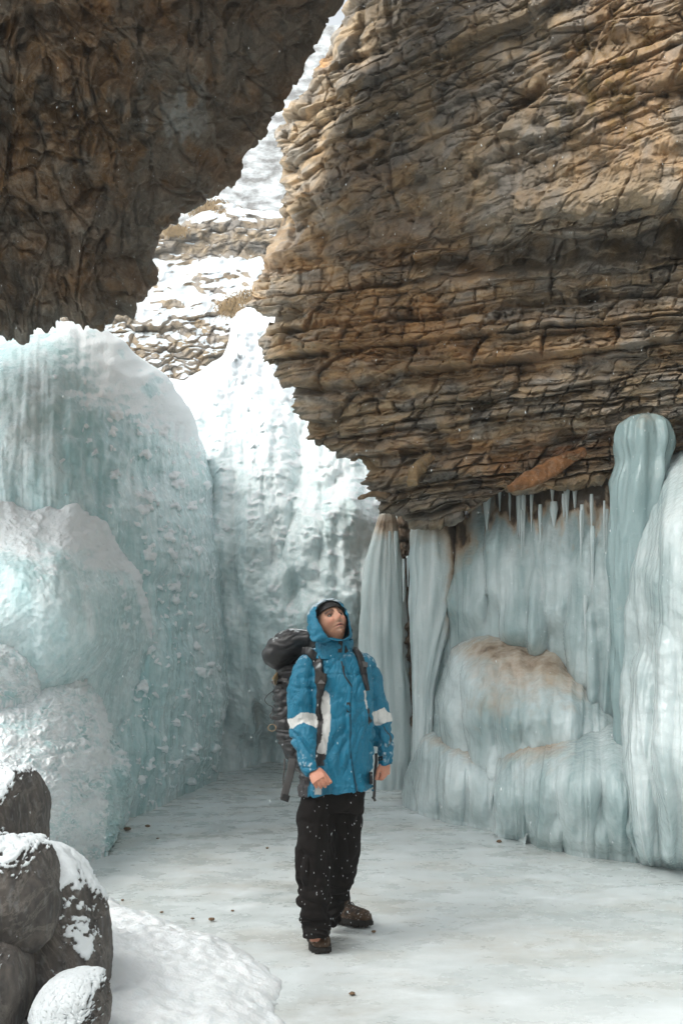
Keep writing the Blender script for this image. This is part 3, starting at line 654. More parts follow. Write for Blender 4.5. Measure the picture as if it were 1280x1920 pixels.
sheet('ice_bulge', [(930, 1560), (926, 1480), (926, 1420), (936, 1385), (955, 1368), (985, 1364), (1010, 1368), (1035, 1360), (1080, 1344), (1130, 1338), (1190, 1338), (1260, 1350), (1330, 1400)],
      [(936, 1568), (960, 1578), (1000, 1588), (1060, 1600), (1120, 1610), (1180, 1618), (1260, 1626), (1340, 1640)], 300, 420, ld2, M['ice_right'],
      right_relief(680, [(985, 1384, 60, 22, 1.0, 5), (944, 1400, 24, 26, .7, 0), (1000, 1410, 60, 40, .3, 0), (1060, 1362, 60, 12, .5, -12)], milk0=.5, fl=.8, lobes=[(965, 1390, 30, 20, 1600), (1020, 1380, 40, 30, 1610), (1090, 1370, 46, 34, 1620), (1160, 1380, 40, 30, 1620), (1050, 1470, 24, 46, 1610), (1130, 1480, 22, 46, 1620)]), foot=True, R=.6, tr=.25, wrap=.12, back=.9, parent=rightice)
# big pale column at the right edge and the knob above it
cd = tps([(1160, 1000, 8.2), (1170, 1300, 8.0), (1200, 1600, fy(1618)), (1280, 860, 7.4), (1240, 1000, 7.3), (1280, 1200, 6.9), (1280, 1450, 6.8), (1280, 1625, fy(1628)), (1500, 1000, 6.3), (1500, 1680, fy(1690))])
sheet('ice_column', [(1196, 1600), (1180, 1500), (1170, 1400), (1158, 1250), (1162, 1120), (1168, 1020), (1180, 950), (1200, 900), (1230, 866), (1275, 848), (1330, 842), (1700, 850)],
      [(1204, 1620), (1240, 1626), (1290, 1634), (1350, 1650), (1450, 1680), (1700, 1760)], 380, 460, cd, M['ice_right'], right_relief(700, [], milk0=.66, lump=16, lobes=[(1230, 960, 50, 40, 1640), (1215, 1150, 26, 66, 1640), (1290, 880, 50, 50, 1650), (1262, 1100, 26, 76, 1640), (1190, 1040, 24, 40, 1630), (1350, 900, 60, 40, 1700)]), foot=True, R=.7, tr=.2, wrap=.12, back=.8, parent=rightice)
column('ice_column', [(776, 1200, 1216), (782, 1178, 1234), (796, 1160, 1250), (830, 1154, 1257), (865, 1160, 1252), (900, 1150, 1256), (1000, 1146, 1244), (1150, 1150, 1236), (1400, 1156, 1230), (1620, 1160, 1230)], [(780, 7.95), (1000, 7.9), (1250, 7.8), (1620, 7.9)], M['ice_right'], 720, rightice, milk0=-.25, stain=[(1205, 790, 70, 24, .22, 0)], flut=.30)
column('ice_pillar', [(935, 800, 812), (950, 786, 840), (1000, 774, 860), (1060, 770, 862), (1130, 770, 850), (1220, 772, 828), (1300, 774, 812), (1400, 776, 806), (1500, 772, 812), (1530, 768, 816)], [(935, 10.2), (1530, 10.2)], M['ice_right'], 740, rightice, milk0=.7, flut=.24,
       stain=[(815, 960, 60, 50, 1.0, 0), (852, 1010, 18, 60, .9, 0), (846, 1130, 14, 100, .8, 0)])
pil = column('ice_pillar', [(950, 722, 732), (962, 712, 740), (1000, 700, 746), (1050, 688, 752), (1100, 680, 756), (1200, 674, 762), (1300, 670, 768), (1400, 668, 774), (1452, 664, 780), (1490, 662, 782)], [(950, 11.8), (1490, 12.0)], M['ice_right'], 760, None, milk0=.85, flut=.2,
       stain=[(722, 985, 40, 26, .8, 0)])
tag(pil, 'pale tapering ice pillar behind the hiker, left of the stained ice wall', 'ice pillar')

# dark rock seen behind the pillars
def dark_relief(px, py, T, Y, pos, nor):
    s = py + fbm2(px / 30, py / 30, 3, 801) * 12
    h1, r1 = slabs(px, s, 60, 24, 71); h2_, r2 = slabs(px, s, 24, 10, 72)
    col = np.array([.17, .115, .075]) * (.7 + .6 * r2[..., 3:4])
    return (h1 * 22 + h2_ * 10) * Y / FPX, {'tint': col}
footrock = sheet('cliff_foot', [(742, 1470), (742, 1300), (740, 1100), (738, 970), (738, 920), (780, 860), (1000, 840), (1400, 800)], [(712, 1480), (860, 1500), (1000, 1520), (1500, 1560)], 260, 240,
      tps([(706, 1000, 12.7), (706, 1450, 12.4), (760, 1200, 11.9), (860, 1200, 11.2), (1000, 1200, 10.4), (1000, 860, 10.2), (1400, 1200, 9), (800, 930, 11.2)]), M['overhang'], dark_relief, R=.3, tr=.05, wrap=.1, back=1)
tag(footrock, kind='structure')

# ------------------------------------------------------------ hillside beyond the gap, and the far mountain
def hill_depth(px, py):
    y = py + fbm2(px / 60, py / 40, 3, 901) * 16 + (px - 350) * .06
    return np.interp(y, [200, 360, 378, 410, 418, 486, 494, 520, 556, 566, 590, 606, 640, 720, 800], [52, 40, 36, 31, 30.5, 29.5, 29, 25, 23.4, 23.0, 22.4, 22.0, 21.0, 19.8, 19])
def hill_relief(px, py, T, Y, pos, nor):
    s = py + fbm2(px / 40, py / 30, 3, 910) * 9 + (px - 350) * .15
    h1, r1 = slabs(px, s, 60, 26, 81); h2_, r2 = slabs(px, s, 24, 13, 82); h3, r3 = slabs(px, s, 12, 7, 83)
    rk = .35 + .65 * (sst(560, 620, py) + sst(492, 470, py) * sst(405, 425, py))
    k = Y / FPX
    h = (h1 * 18 + h2_ * 8 + h3 * 2.2 + fbm2(px / 30, py / 24, 3, 912) * 8) * k * rk
    col = lerp3([.30, .27, .24], [.38, .29, .19], np.clip(.5 + fbm2(px / 30, py / 20, 4, 915), 0, 1)) * (.75 + .4 * r3[..., 3:4])
    def at(p, nz):
        n = blur(nz, 6) - .16 * sst(405, 420, py) * sst(494, 484, py) - .10 * sst(600, 640, py)
        return {'snow': np.clip(sst(.38, .72, n + fbm2(px / 22, py / 14, 3, 920) * .22) * 1.1, 0, 1.1), 'tint': col}
    return h, at
hill = sheet('hillside', [(120, 720), (120, 560), (160, 470), (250, 440), (330, 425), (380, 392), (412, 368), (432, 380), (452, 388), (478, 392), (505, 396), (540, 400), (640, 420), (700, 440)],
             [(120, 760), (250, 760), (400, 760), (560, 760), (700, 760)], 480, 460, hill_depth, M['hill'], hill_relief, R=1.2, tr=.04, wrap=.1, back=8)
tag(hill, kind='structure')
def mt_relief(px, py, T, Y, pos, nor):
    s = py + fbm2(px / 60, py / 30, 3, 950) * 8
    w = s / 15 + fbm2(px / 90, s / 40, 2, 952); f = w - np.floor(w)
    h = -2.5 * sst(.4, .8, f) + fbm2(px / 34, py / 20, 3, 951) * 3
    col = np.array([.24, .235, .23]) * (.8 + .4 * fbm2(px / 6, py / 9, 3, 953)[..., None])
    def at(p, nz): return {'snow': np.clip(.46 + .22 * fbm2(px / 36, py / 16, 4, 955) + .12 * (blur(nz, 8) - .35), 0, 1.1), 'tint': np.clip(col, .05, 1)}
    return h * Y / FPX * .6, at
mt = sheet('mountain', [(240, 420), (300, 330), (400, 180), (500, 60), (700, 40), (900, 60)], [(240, 520), (400, 520), (560, 520), (900, 520)], 240, 260, tps([(300, 480, 62), (600, 480, 62), (400, 200, 84), (700, 100, 88), (450, 330, 74)]), M['hill'], mt_relief, R=4, tr=.1, wrap=.1, back=20)
tag(mt, kind='structure')

# ------------------------------------------------------------ floor and snow bank
def grid_z(name, xs, ys, zf, mat, attrs=None, parent=None):
    X, Yy = np.meshgrid(xs, ys, indexing='ij'); Z = zf(X, Yy)
    V = np.stack([X, Yy, Z], -1)
    me = raw_mesh(name, V.reshape(-1, 3), grid_faces(len(xs), len(ys)), mat, attrs)
    o = bpy.data.objects.new(name, me); link(o, parent); return o
def graded(a, b, lo, hi, st, n):
    return np.concatenate([lo - np.geomspace(.3, lo - a, n)[::-1], np.arange(lo, hi, st), hi + np.geomspace(.3, b - hi, n)])
fl = grid_z('frozen_river', graded(-48, 48, -5, 5, .03, 12), graded(-40, 60, 2.5, 14, .03, 12),
            lambda x, y: .012 * fbm2(x / .8, y / .8, 3, 1001) * (np.abs(y) < 20), M['floor'])
tag(fl, kind='structure')
bk = [(100, 1600), (150, 1628), (185, 1668), (235, 1700), (300, 1728), (350, 1745), (420, 1768), (470, 1788), (500, 1812), (512, 1850), (528, 1900), (540, 1960), (560, 2100), (-700, 2300), (-900, 1700), (-200, 1600)]
BK = np.array([ground(a, b)[:2] for a, b in bk])
def sdist(X, Y, poly):
    d = np.full(X.shape, 1e9); ins = np.zeros(X.shape, bool); n = len(poly)
    for i in range(n):
        ax, ay = poly[i]; bx, by = poly[(i + 1) % n]; ex, ey = bx - ax, by - ay
        t = np.clip(((X - ax) * ex + (Y - ay) * ey) / (ex * ex + ey * ey), 0, 1)
        d = np.minimum(d, np.hypot(X - ax - t * ex, Y - ay - t * ey))
        c = ((ay > Y) != (by > Y)) & (X < ex * (Y - ay) / (ey + 1e-12) + ax); ins ^= c
    return np.where(ins, d, -d)
def bank_z(x, y):
    d = sdist(x, y, BK) + fbm2(x / .35, y / .35, 4, 1010) * .07
    z = .10 * (1 - np.exp(-np.clip(d, 0, 9) / .12)) + .10 * sst(0, 1.2, d) + .03 * fbm2(x / .3, y / .3, 4, 1012) * sst(0, .3, d) + .015 * fbm2(x / .07, y / .1, 3, 1015) * sst(0, .1, d)
    return np.where(d > 0, z - .004, -.03 + np.clip(d, -.1, 0) * .5)
bank = grid_z('snow_bank', np.arange(-4.2, .2, .014), np.arange(2.6, 7.8, .016), bank_z, M['snow'])
tag(bank, kind='structure')

# unseen walls added beside and behind the camera to block low sky light
def added_side_wall(x0, lean, seed, y0=-22, y1=5.0, top=13):
    ys = np.linspace(y0, y1, 150); zs = np.linspace(-.4, top, 90)
    Yg, Zg = np.meshgrid(ys, zs, indexing='ij')
    s, a = Zg * 60 + fbm2(Yg, Zg, 3, seed) * 20, Yg * 60
    b, _ = bricks(a, s, 60, 2, 5, seed); b2, _ = bricks(a, s, 24, 2, 5, seed + 1)
    X = x0 + lean * Zg + math.copysign(1, x0) * (-(b * .35 + b2 * .15) + .8 * fbm2(Yg / 4, Zg / 3, 3, seed + 2))
    V = np.stack([X, Yg, Zg], -1).reshape(-1, 3)
    F = grid_faces(150, 90)
    col = lerp3([.2, .18, .15], [.27, .2, .13], np.clip(.5 + fbm2(Yg, Zg * 2, 3, seed), 0, 1)).reshape(-1, 3)
    o = bpy.data.objects.new('gorge_wall', raw_mesh('gorge_wall', V, F, M['cliff'], {'tint': col})); link(o); tag(o, kind='structure')
added_side_wall(-4.2, -.10, 70, -22, 3.2, 5.6); added_side_wall(4.4, .10, 75, -22, 4.0)
# ------------------------------------------------------------ hiker
from mathutils.bvhtree import BVHTree
def simple_mat(name, col, rough=.8, bump=0., scale=200, spec=.3, attr=None, sheen=0, sss=0):
    t = NT(name)
    if attr: c = t.attr(attr, True)
    else: c = col
    if not attr:
        c = t.mix(.5, col, t.mix(1.0, col, t.ramp(t.noise(9, 5, .6), [(.3, .6), (.7, 1.35)]), 'MULTIPLY'))
    t.set('Base Color', c); t.set('Roughness', rough); t.set('Specular IOR Level', spec)
    if bump: t.set('Normal', t.bump(t.noise(scale, 4, .6), bump, .004))
    if sheen: t.set('Sheen Weight', sheen)
    if sss: t.set('Subsurface Weight', sss); t.set('Subsurface Radius', (1, .4, .2)); t.set('Subsurface Scale', .006)
    return t.m
M['skin'] = simple_mat('skin', None, .5, .25, 260, .4, attr='tint', sss=.15)
def jacket_mat():
    t = NT('jacket_shell'); t.set('Base Color', t.attr('tint', True)); t.set('Roughness', .5); t.set('Specular IOR Level', .4)
    n1 = t.noise(1, 5, .5, t.map((22, 22, 11)), dist=1.4); r = t.ramp(n1, [(.36, 0.), (.5, 1.), (.64, 0.)])
    n2_ = t.noise(1, 5, .5, t.map((40, 40, 26), (3, 1, 2)), dist=1.0)
    t.set('Normal', t.bump(t.math('ADD', r, t.math('MULTIPLY', n2_, .8)), .5, .008)); return t.m
M['jacket'] = jacket_mat()
M['trousers'] = simple_mat('black_trousers', (.010, .008, .0075), .9, .4, 120, .15)
M['black'] = simple_mat('black_webbing', (.018, .017, .017), .6, .3, 220, .4)
M['pack'] = simple_mat('black_nylon', None, .42, .5, 60, .5, attr='tint')
M['strap'] = simple_mat('padded_strap', None, .6, .3, 220, .4, attr='tint')
def dust(o, k, lo=.3, seed=5, base=(.016, .015, .016)):
    me = o.data; n = len(me.vertices); co = np.zeros(n * 3); me.vertices.foreach_get('co', co); co = co.reshape(-1, 3); no = np.zeros(n * 3); me.vertices.foreach_get('normal', no); no = no.reshape(-1, 3)
    f = (k * sst(lo, lo + .35, no[:, 2] + .5 * fbm3(co * 22, 3, seed)) * sst(-.05, .25, fbm3(co * 60, 3, seed + 1)))[:, None]
    setcol(me, np.array(base) * (1 - f) + np.array([.72, .77, .79]) * f)
M['grey_web'] = simple_mat('grey_webbing', (.085, .08, .078), .7, .3, 200)
M['boot'] = simple_mat('muddy_leather', None, .75, .8, 120, .3, attr='tint')
M['rubber'] = simple_mat('sole_rubber', (.022, .019, .017), .8, .5, 80)
M['brass'] = simple_mat('tan_ring', (.35, .22, .10), .35, 0, 10, .5)
M['white_cloth'] = simple_mat('white_cloth', (.62, .62, .60), .7, .2, 150)
M['eye'] = simple_mat('eye_white', (.30, .27, .25), .3); M['iris'] = simple_mat('iris', (.03, .02, .015), .2)
M['lining'] = simple_mat('dark_lining', (.03, .05, .07), .8)
M['snowfleck'] = simple_mat('loose_snow', (.8, .85, .87), .8)

def circ_frames(P):
    P = np.asarray(P, float); T = np.gradient(P, axis=0); T /= np.linalg.norm(T, axis=1)[:, None]
    return T
def tube(P, ra, rb=None, n=24, side=(1, 0, 0), power=2.0, dens=1, caps=True):
    """closed tube through P; ra across 'side', rb the other way; superellipse power"""
    P = np.asarray(P, float); ra = np.asarray(ra, float); rb = ra if rb is None else np.asarray(rb, float)
    k = (len(P) - 1) * dens + 1
    u = np.linspace(0, len(P) - 1, k); idx = np.arange(len(P))
    def cr(a):                                        # Catmull-Rom
        i = np.clip(np.floor(u).astype(int), 0, len(P) - 2); f = (u - i)
        g = lambda q: a[np.clip(q, 0, len(P) - 1)]
        if a.ndim == 2: f = f[:, None]
        p0, p1, p2, p3 = g(i - 1), g(i), g(i + 1), g(i + 2)
        return .5 * (2 * p1 + (p2 - p0) * f + (2 * p0 - 5 * p1 + 4 * p2 - p3) * f ** 2 + (-p0 + 3 * p1 - 3 * p2 + p3) * f ** 3)
    if dens > 1: P, ra, rb = cr(P), np.maximum(cr(ra), .001), np.maximum(cr(rb), .001)
    T = circ_frames(P); S = np.tile(np.array(side, float), (len(P), 1))
    S -= (S * T).sum(1)[:, None] * T; S /= np.linalg.norm(S, axis=1)[:, None]; B = np.cross(T, S)
    th = np.linspace(0, 2 * np.pi, n, endpoint=False)
    cx = np.sign(np.cos(th)) * np.abs(np.cos(th)) ** (2 / power); cy = np.sign(np.sin(th)) * np.abs(np.sin(th)) ** (2 / power)
    V = P[:, None] + S[:, None] * (ra[:, None] * cx[None])[..., None] + B[:, None] * (rb[:, None] * cy[None])[..., None]
    V = V.reshape(-1, 3); F = [tuple(q) for q in grid_faces(len(P), n, True)]
    if caps:
        a = len(V); V = np.concatenate([V, P[:1], P[-1:]])
        for j in range(n):
            F.append((a, (j + 1) % n, j)); b = (len(P) - 1) * n; F.append((a + 1, b + j, b + (j + 1) % n))
    return V, F
def join_geo(gs):
    V = []; F = []; o = 0
    for v, f in gs:
        V.append(np.asarray(v, float)); F += [tuple(int(i) + o for i in q) for q in f]; o += len(v)
    return np.concatenate(V), F
def pmesh(name, V, F, mats, smooth=True):
    me = bpy.data.meshes.new(name); me.from_pydata([tuple(v) for v in np.asarray(V).tolist()], [], [tuple(int(i) for i in f) for f in F])
    import bmesh
    bm = bmesh.new(); bm.from_mesh(me); bmesh.ops.recalc_face_normals(bm, faces=bm.faces); bm.to_mesh(me); bm.free()
    for m in (mats if isinstance(mats, (list, tuple)) else [mats]): me.materials.append(m)
    me.polygons.foreach_set('use_smooth', np.full(len(me.polygons), smooth, bool))
    return me
def remeshed(V, F, vox, smooth_it=4, subtract=None):
    me = pmesh('tmp', V, F, [])
    o = bpy.data.objects.new('tmp', me); scene.collection.objects.link(o)
    r = o.modifiers.new('r', 'REMESH'); r.mode = 'VOXEL'; r.voxel_size = vox; r.use_smooth_shade = True
    if smooth_it:
        s = o.modifiers.new('s', 'SMOOTH'); s.factor = .5; s.iterations = smooth_it
    dg = bpy.context.evaluated_depsgraph_get(); e = o.evaluated_get(dg); m2 = bpy.data.meshes.new_from_object(e)
    n = len(m2.vertices); co = np.zeros(n * 3); m2.vertices.foreach_get('co', co)
    no = np.zeros(n * 3); m2.vertices.foreach_get('normal', no)
    bpy.data.objects.remove(o); bpy.data.meshes.remove(me)
    return m2, co.reshape(-1, 3), no.reshape(-1, 3)
def proj(P):
    d = P - np.array([0, 0, CAMH]); f = d[:, 1] * CP + d[:, 2] * SP; u = -d[:, 1] * SP + d[:, 2] * CP
    return 640 + d[:, 0] / f * FPX, 960 - u / f * FPX
def inpoly(x, y, poly):
    ins = np.zeros(x.shape, bool); n = len(poly)
    for i in range(n):
        ax, ay = poly[i]; bx, by = poly[(i + 1) % n]
        ins ^= ((ay > y) != (by > y)) & (x < (bx - ax) * (y - ay) / (by - ay + 1e-12) + ax)
    return ins
def setcol(me, col, name='tint'):
    at = me.attributes.new(name, 'FLOAT_COLOR', 'POINT')
    at.data.foreach_set('color', np.concatenate([col, np.ones((len(col), 1))], 1).astype(np.float32).ravel())
def mk(name, me, parent, mats=None):
    me.name = name
    if mats is not None:
        me.materials.clear()
        for m in (mats if isinstance(mats, (list, tuple)) else [mats]): me.materials.append(m)
    o = bpy.data.objects.new(name, me); link(o, parent); return o
def chain(rows, n=28, power=2.0, dens=4, side=(1, 0, 0)):
    """rows: (px, py, Y, halfwidth px, depth radius m)"""
    P = [unproj(r[0], r[1], r[2]) for r in rows]
    return tube(P, [r[3] * r[2] / FPX for r in rows], [r[4] for r in rows], n, side, power, dens)
C1 = lambda x, y: (480 + x / 4., 1100 + y / 4.)        # zoomed-sheet coordinates of the jacket
C3 = lambda x, y: (500 + x / 5.333, 1460 + y / 5.333)

foot0 = ground(600, 1780)
person = empty('person', (float(foot0[0]), float(foot0[1]), 0))
tag(person, 'person in a blue hooded jacket, black cap and black trousers looking up to the right', 'person')

# --- head frame
HC = unproj(622, 1171, 5.44)
def head_frame(yaw, pitch, roll):
    F = np.array([math.sin(yaw) * math.cos(pitch), -math.cos(yaw) * math.cos(pitch), math.sin(pitch)])
    Rr = np.cross(np.array([0, 0, 1.]), F); Rr /= np.linalg.norm(Rr)      # his left = image right
    U = np.cross(F, Rr)
    c, s = math.cos(roll), math.sin(roll)
    return np.stack([Rr * c + U * s, F, U * c - Rr * s])                  # rows: x(left), y(forward), z(up)
HF = head_frame(math.radians(21), math.radians(31), math.radians(10))
def head_pts(nt=110, npn=130, inflate=0.):
    th = np.linspace(0.001, np.pi - .001, nt); ph = np.linspace(0, 2 * np.pi, npn, endpoint=False)
    T, P_ = np.meshgrid(th, ph, indexing='ij')
    x = np.sin(T) * np.sin(P_); y = np.sin(T) * np.cos(P_); z = np.cos(T)
    X = x * .076; Y = y * .097; Z = z * .118
    low = sst(.15, -1.0, z)                                              # jaw narrows and comes forward
    X = X * (1 - .36 * low); Y = np.where(y > 0, Y * (1 - .10 * low), Y * (1 - .45 * low)) + .004 * low
    X = X * (1 + .06 * np.exp(-((z + .25) / .25) ** 2))
    fr = sst(.1, .7, y)
    g = lambda cx, cz, sx, sz: np.exp(-((X - cx) / sx) ** 2 - ((Z - cz) / sz) ** 2) * fr
    d = 0
    d = d + .027 * g(0, -.022, .0090, .014) + .020 * g(0, .000, .008, .024)            # nose tip, bridge
    d = d + .007 * (g(.012, -.026, .007, .008) + g(-.012, -.026, .007, .008))        # wings
    d = d - .019 * (g(.031, .012, .016, .011) + g(-.031, .012, .016, .011))           # sockets
    d = d + .011 * (g(.030, .031, .022, .008) + g(-.030, .031, .022, .008))           # brow
    d = d + .009 * (g(.040, -.020, .018, .016) + g(-.040, -.020, .018, .016))         # cheekbones
    d = d + .009 * g(0, -.050, .020, .006) + .010 * g(0, -.063, .018, .006) - .008 * g(0, -.0562, .026, .003)
    d = d - .004 * g(0, -.041, .006, .006) + .013 * g(0, -.088, .020, .015) - .004 * g(0, -.073, .02, .006)
    d = d - .008 * (g(.045, -.055, .014, .02) + g(-.045, -.055, .014, .02))
    Y = Y + d
    L = np.stack([X, Y, Z], -1)
    if inflate:
        N = np.stack([x / .076, y / .097, z / .118], -1); N /= np.linalg.norm(N, axis=-1, keepdims=True); L = L + N * inflate
    return L
def h2w(L): return HC + L @ HF
HL = head_pts()
hv = h2w(HL.reshape(-1, 3)); nt_, np_ = HL.shape[:2]
hf = [tuple(q) for q in grid_faces(nt_, np_, True)]
top = len(hv); hv = np.concatenate([hv, h2w(np.array([[0, 0, .118]])), h2w(np.array([[0, .004, -.118]]))])
for j in range(np_):
    hf.append((top, (j + 1) % np_, j)); b = (nt_ - 1) * np_; hf.append((top + 1, b + j, b + (j + 1) % np_))
# --- hands: palm and five separate fingers each
def hand(wrist, knuck, across, back, scale, curls, thumb_side, thumb_dir, spread=.0):
    """wrist->knuck palm axis; across: towards the little finger; back: out of the back of the hand"""
    W_, K_ = np.array(wrist), np.array(knuck); ax = K_ - W_; L = np.linalg.norm(ax); ax /= L
    ac = np.array(across, float); ac -= ac @ ax * ax; ac /= np.linalg.norm(ac)
    bk_ = np.cross(ax, ac); bk_ *= np.sign(bk_ @ np.array(back, float))
    gs = [tube([W_ - ax * .05, W_, W_ + ax * L * .35, W_ + ax * L * .75, K_ + ax * .004], [.026, .028, .036, .041, .038], [.020, .019, .017, .015, .011], 20, ac, 2.3, 4)]
    for i, (off, ln, r, cu) in enumerate(zip((-.030, -.0095, .011, .030), (.070, .078, .072, .058), (.0092, .0094, .009, .0078), curls)):
        p = K_ + ac * off * scale - ax * (.006 + .004 * abs(i - 1.3)) + bk_ * .002
        seg = [ln * .46, ln * .32, ln * .26]; pts = [p - ax * .02, p]; a = 0; d = ax
        for sgm, c in zip(seg, cu):
            a += math.radians(c); d = ax * math.cos(a) - bk_ * math.sin(a) + ac * off * spread
            d /= np.linalg.norm(d); pts.append(pts[-1] + d * sgm * scale)
        pts.append(pts[-1] + d * .003)
        gs.append(tube(pts, [r * 1.05, r * 1.12, r * 1.03, r * .93, r * .8, r * .35], None, 12, ac, 2, 3))
    tb = W_ + ax * L * .25 - ac * .026 * thumb_side - bk_ * .004
    td = np.array(thumb_dir, float); td /= np.linalg.norm(td)
    bend = td * .6 + ax * .6; bend /= np.linalg.norm(bend)
    p1 = tb + td * .036; p2 = p1 + bend * .030; p3 = p2 + bend * .024
    gs.append(tube([W_ + ax * L * .15 - ac * .01 * thumb_side, tb, p1, p2, p3, p3 + bend * .002], [.014, .0145, .0125, .0105, .0085, .003], None, 14, back, 2, 3))
    return gs
# image-left hand (his right): back of the hand to the viewer, fingers curled under, thumb towards the zip
wr = unproj(588, 1444, 5.26); kn = unproj(601, 1467, 5.19)
kn = wr + (kn - wr) / np.linalg.norm(kn - wr) * .078
hR = hand(wr, kn, (-.9, 0, -.45), (0, -1, .35), 1.0, [(38, 55, 30), (42, 60, 35), (46, 62, 35), (50, 62, 35)], 1, (.75, -.25, -.65))
# image-right hand (his left): hanging, thumb side to the viewer's left, fingers curling back towards the thigh
wl_ = unproj(722, 1425, 5.52); kl = wl_ + np.array([.012, -.01, -1.0]) / 1.0 * .075
hL = hand(wl_, kl, (.55, .8, 0), (.8, -.55, .1), .95, [(22, 55, 40), (30, 60, 45), (38, 65, 45), (45, 65, 45)], 1, (-.55, -.25, -.85))
# body under the clothes, one skin from head to feet
bl = [(hv, hf)] + hR + hL
bl.append(tube([HC - np.array([0.005, -.015, .06]), unproj(622, 1215, 5.47), unproj(628, 1250, 5.48)], [.056, .058, .07], None, 24, (1, 0, 0), 2, 4))
bl.append(chain([(628, 1235, 5.48, 22, .07), (632, 1258, 5.48, 52, .09), (636, 1320, 5.48, 50, .10), (634, 1400, 5.48, 46, .10), (628, 1480, 5.48, 40, .08), (626, 1505, 5.48, 36, .07)]))
bl.append(chain([(588, 1262, 5.46, 17, .05), (570, 1300, 5.45, 16, .045), (568, 1350, 5.42, 14, .042), (578, 1400, 5.34, 13, .038), (588, 1446, 5.26, 9.5, .025)]))
bl.append(chain([(686, 1266, 5.50, 15, .05), (702, 1310, 5.52, 13, .045), (714, 1360, 5.53, 12, .04), (720, 1400, 5.52, 10.5, .034), (722, 1428, 5.52, 9, .024)]))
bl.append(chain([(598, 1500, 5.46, 20, .07), (592, 1580, 5.42, 18, .06), (590, 1640, 5.40, 17, .05), (590, 1700, 5.40, 14, .042), (592, 1765, 5.37, 10, .03)]))
bl.append(chain([(652, 1500, 5.52, 20, .07), (648, 1580, 5.57, 15, .06), (638, 1640, 5.66, 13, .05), (629, 1690, 5.74, 10, .04), (622, 1725, 5.79, 8, .026)]))
bm_, bco, bno = remeshed(*join_geo(bl), .0024, 1)
HLb = (bco - HC) @ HF.T
skin = np.tile(np.array([.50, .27, .185]), (len(bco), 1))
nz_ = fbm3(bco * 60, 3, 5)[:, None]; skin = skin * (1 + .10 * nz_)
def hg(cx, cz, sx, sz): return (np.exp(-((HLb[:, 0] - cx) / sx) ** 2 - ((HLb[:, 2] - cz) / sz) ** 2) * (HLb[:, 1] > .03))[:, None]
ishead = (np.linalg.norm(HLb, axis=1) < .16)[:, None]
def blend(c, k, col): return c * (1 - k) + np.array(col) * k
skin = np.where(ishead, blend(skin, .55 * (hg(.04, -.02, .018, .016) + hg(-.04, -.02, .018, .016)) + .5 * hg(0, -.02, .012, .012), (.56, .22, .15)), skin)
stub = (hg(0, -.078, .055, .026) * .6 + hg(0, -.041, .026, .008) * .95)
skin = np.where(ishead, blend(skin, np.clip(stub, 0, 1), (.26, .15, .10)), skin)
skin = np.where(ishead, blend(skin, np.clip(.8 * hg(0, -.0505, .021, .004) + .8 * hg(0, -.061, .018, .0045), 0, 1), (.38, .13, .10)), skin)
skin = np.where(ishead, blend(skin, np.clip(1.0 * hg(0, -.0557, .024, .0034), 0, 1), (.05, .015, .015)), skin)
for s_ in (1, -1):
    xb = HLb[:, 0] * s_; arch = .0325 + .004 * np.cos((xb - .030) / .02) - .10 * np.clip(xb - .038, 0, 1)
    br = (np.exp(-((HLb[:, 2] - arch) / .0110) ** 2) * sst(.006, .012, xb) * sst(.058, .050, xb) * (HLb[:, 1] > .02))[:, None]
    skin = np.where(ishead, blend(skin, .98 * br, (.02, .012, .009)), skin)
    ln_ = (np.exp(-((HLb[:, 2] - .0170) / .0050) ** 2) * sst(.014, .018, xb) * sst(.048, .043, xb) * (HLb[:, 1] > .02))[:, None]
    skin = np.where(ishead, blend(skin, .85 * ln_, (.06, .035, .025)), skin)
    skin = np.where(ishead, blend(skin, .45 * hg(s_ * .031, .002, .016, .005), (.34, .17, .13)), skin)
hands_red = (bco[:, 2] < 1.1)[:, None]; skin = np.where(hands_red, skin * np.array([1.05, .88, .84]), skin)
setcol(bm_, np.clip(skin, 0, 1)); body = mk('body', bm_, person, M['skin'])
body.data.polygons.foreach_set('use_smooth', np.ones(len(body.data.polygons), bool))
# eyes
def ball(c, r, n=16, sq=(1, 1, 1)):
    th = np.linspace(0, np.pi, n); ph = np.linspace(0, 2 * np.pi, 2 * n, endpoint=False)
    T, P_ = np.meshgrid(th, ph, indexing='ij')
    V = np.stack([np.sin(T) * np.cos(P_), np.sin(T) * np.sin(P_), np.cos(T)], -1).reshape(-1, 3) * r * np.array(sq) + np.array(c)
    return V, [tuple(q) for q in grid_faces(n, 2 * n, True)]
for s_ in (1, -1):
    v, f = ball((s_ * .031, .0715, .0105), .0115, 14, (1.15, .9, .48)); eye = mk('eye', pmesh('eye', h2w(v), f, M['eye']), person)
    v, f = ball((s_ * .031 + .002, .0790, .0120), .0056, 10, (1, .9, .9)); mk('iris', pmesh('iris', h2w(v), f, M['iris']), eye)
# cap
CL = head_pts(90, 110, .007); cz = CL[..., 2] - CL[..., 1] * .10
keep = cz > .043
cv = h2w(CL.reshape(-1, 3)); cf = [q for q in grid_faces(90, 110, True) if keep.reshape(-1)[q].all()]
cap = mk('cap', pmesh('cap', cv, cf, M['black']), person)
md_ = cap.modifiers.new('thick', 'SOLIDIFY'); md_.thickness = .006; md_.offset = 1
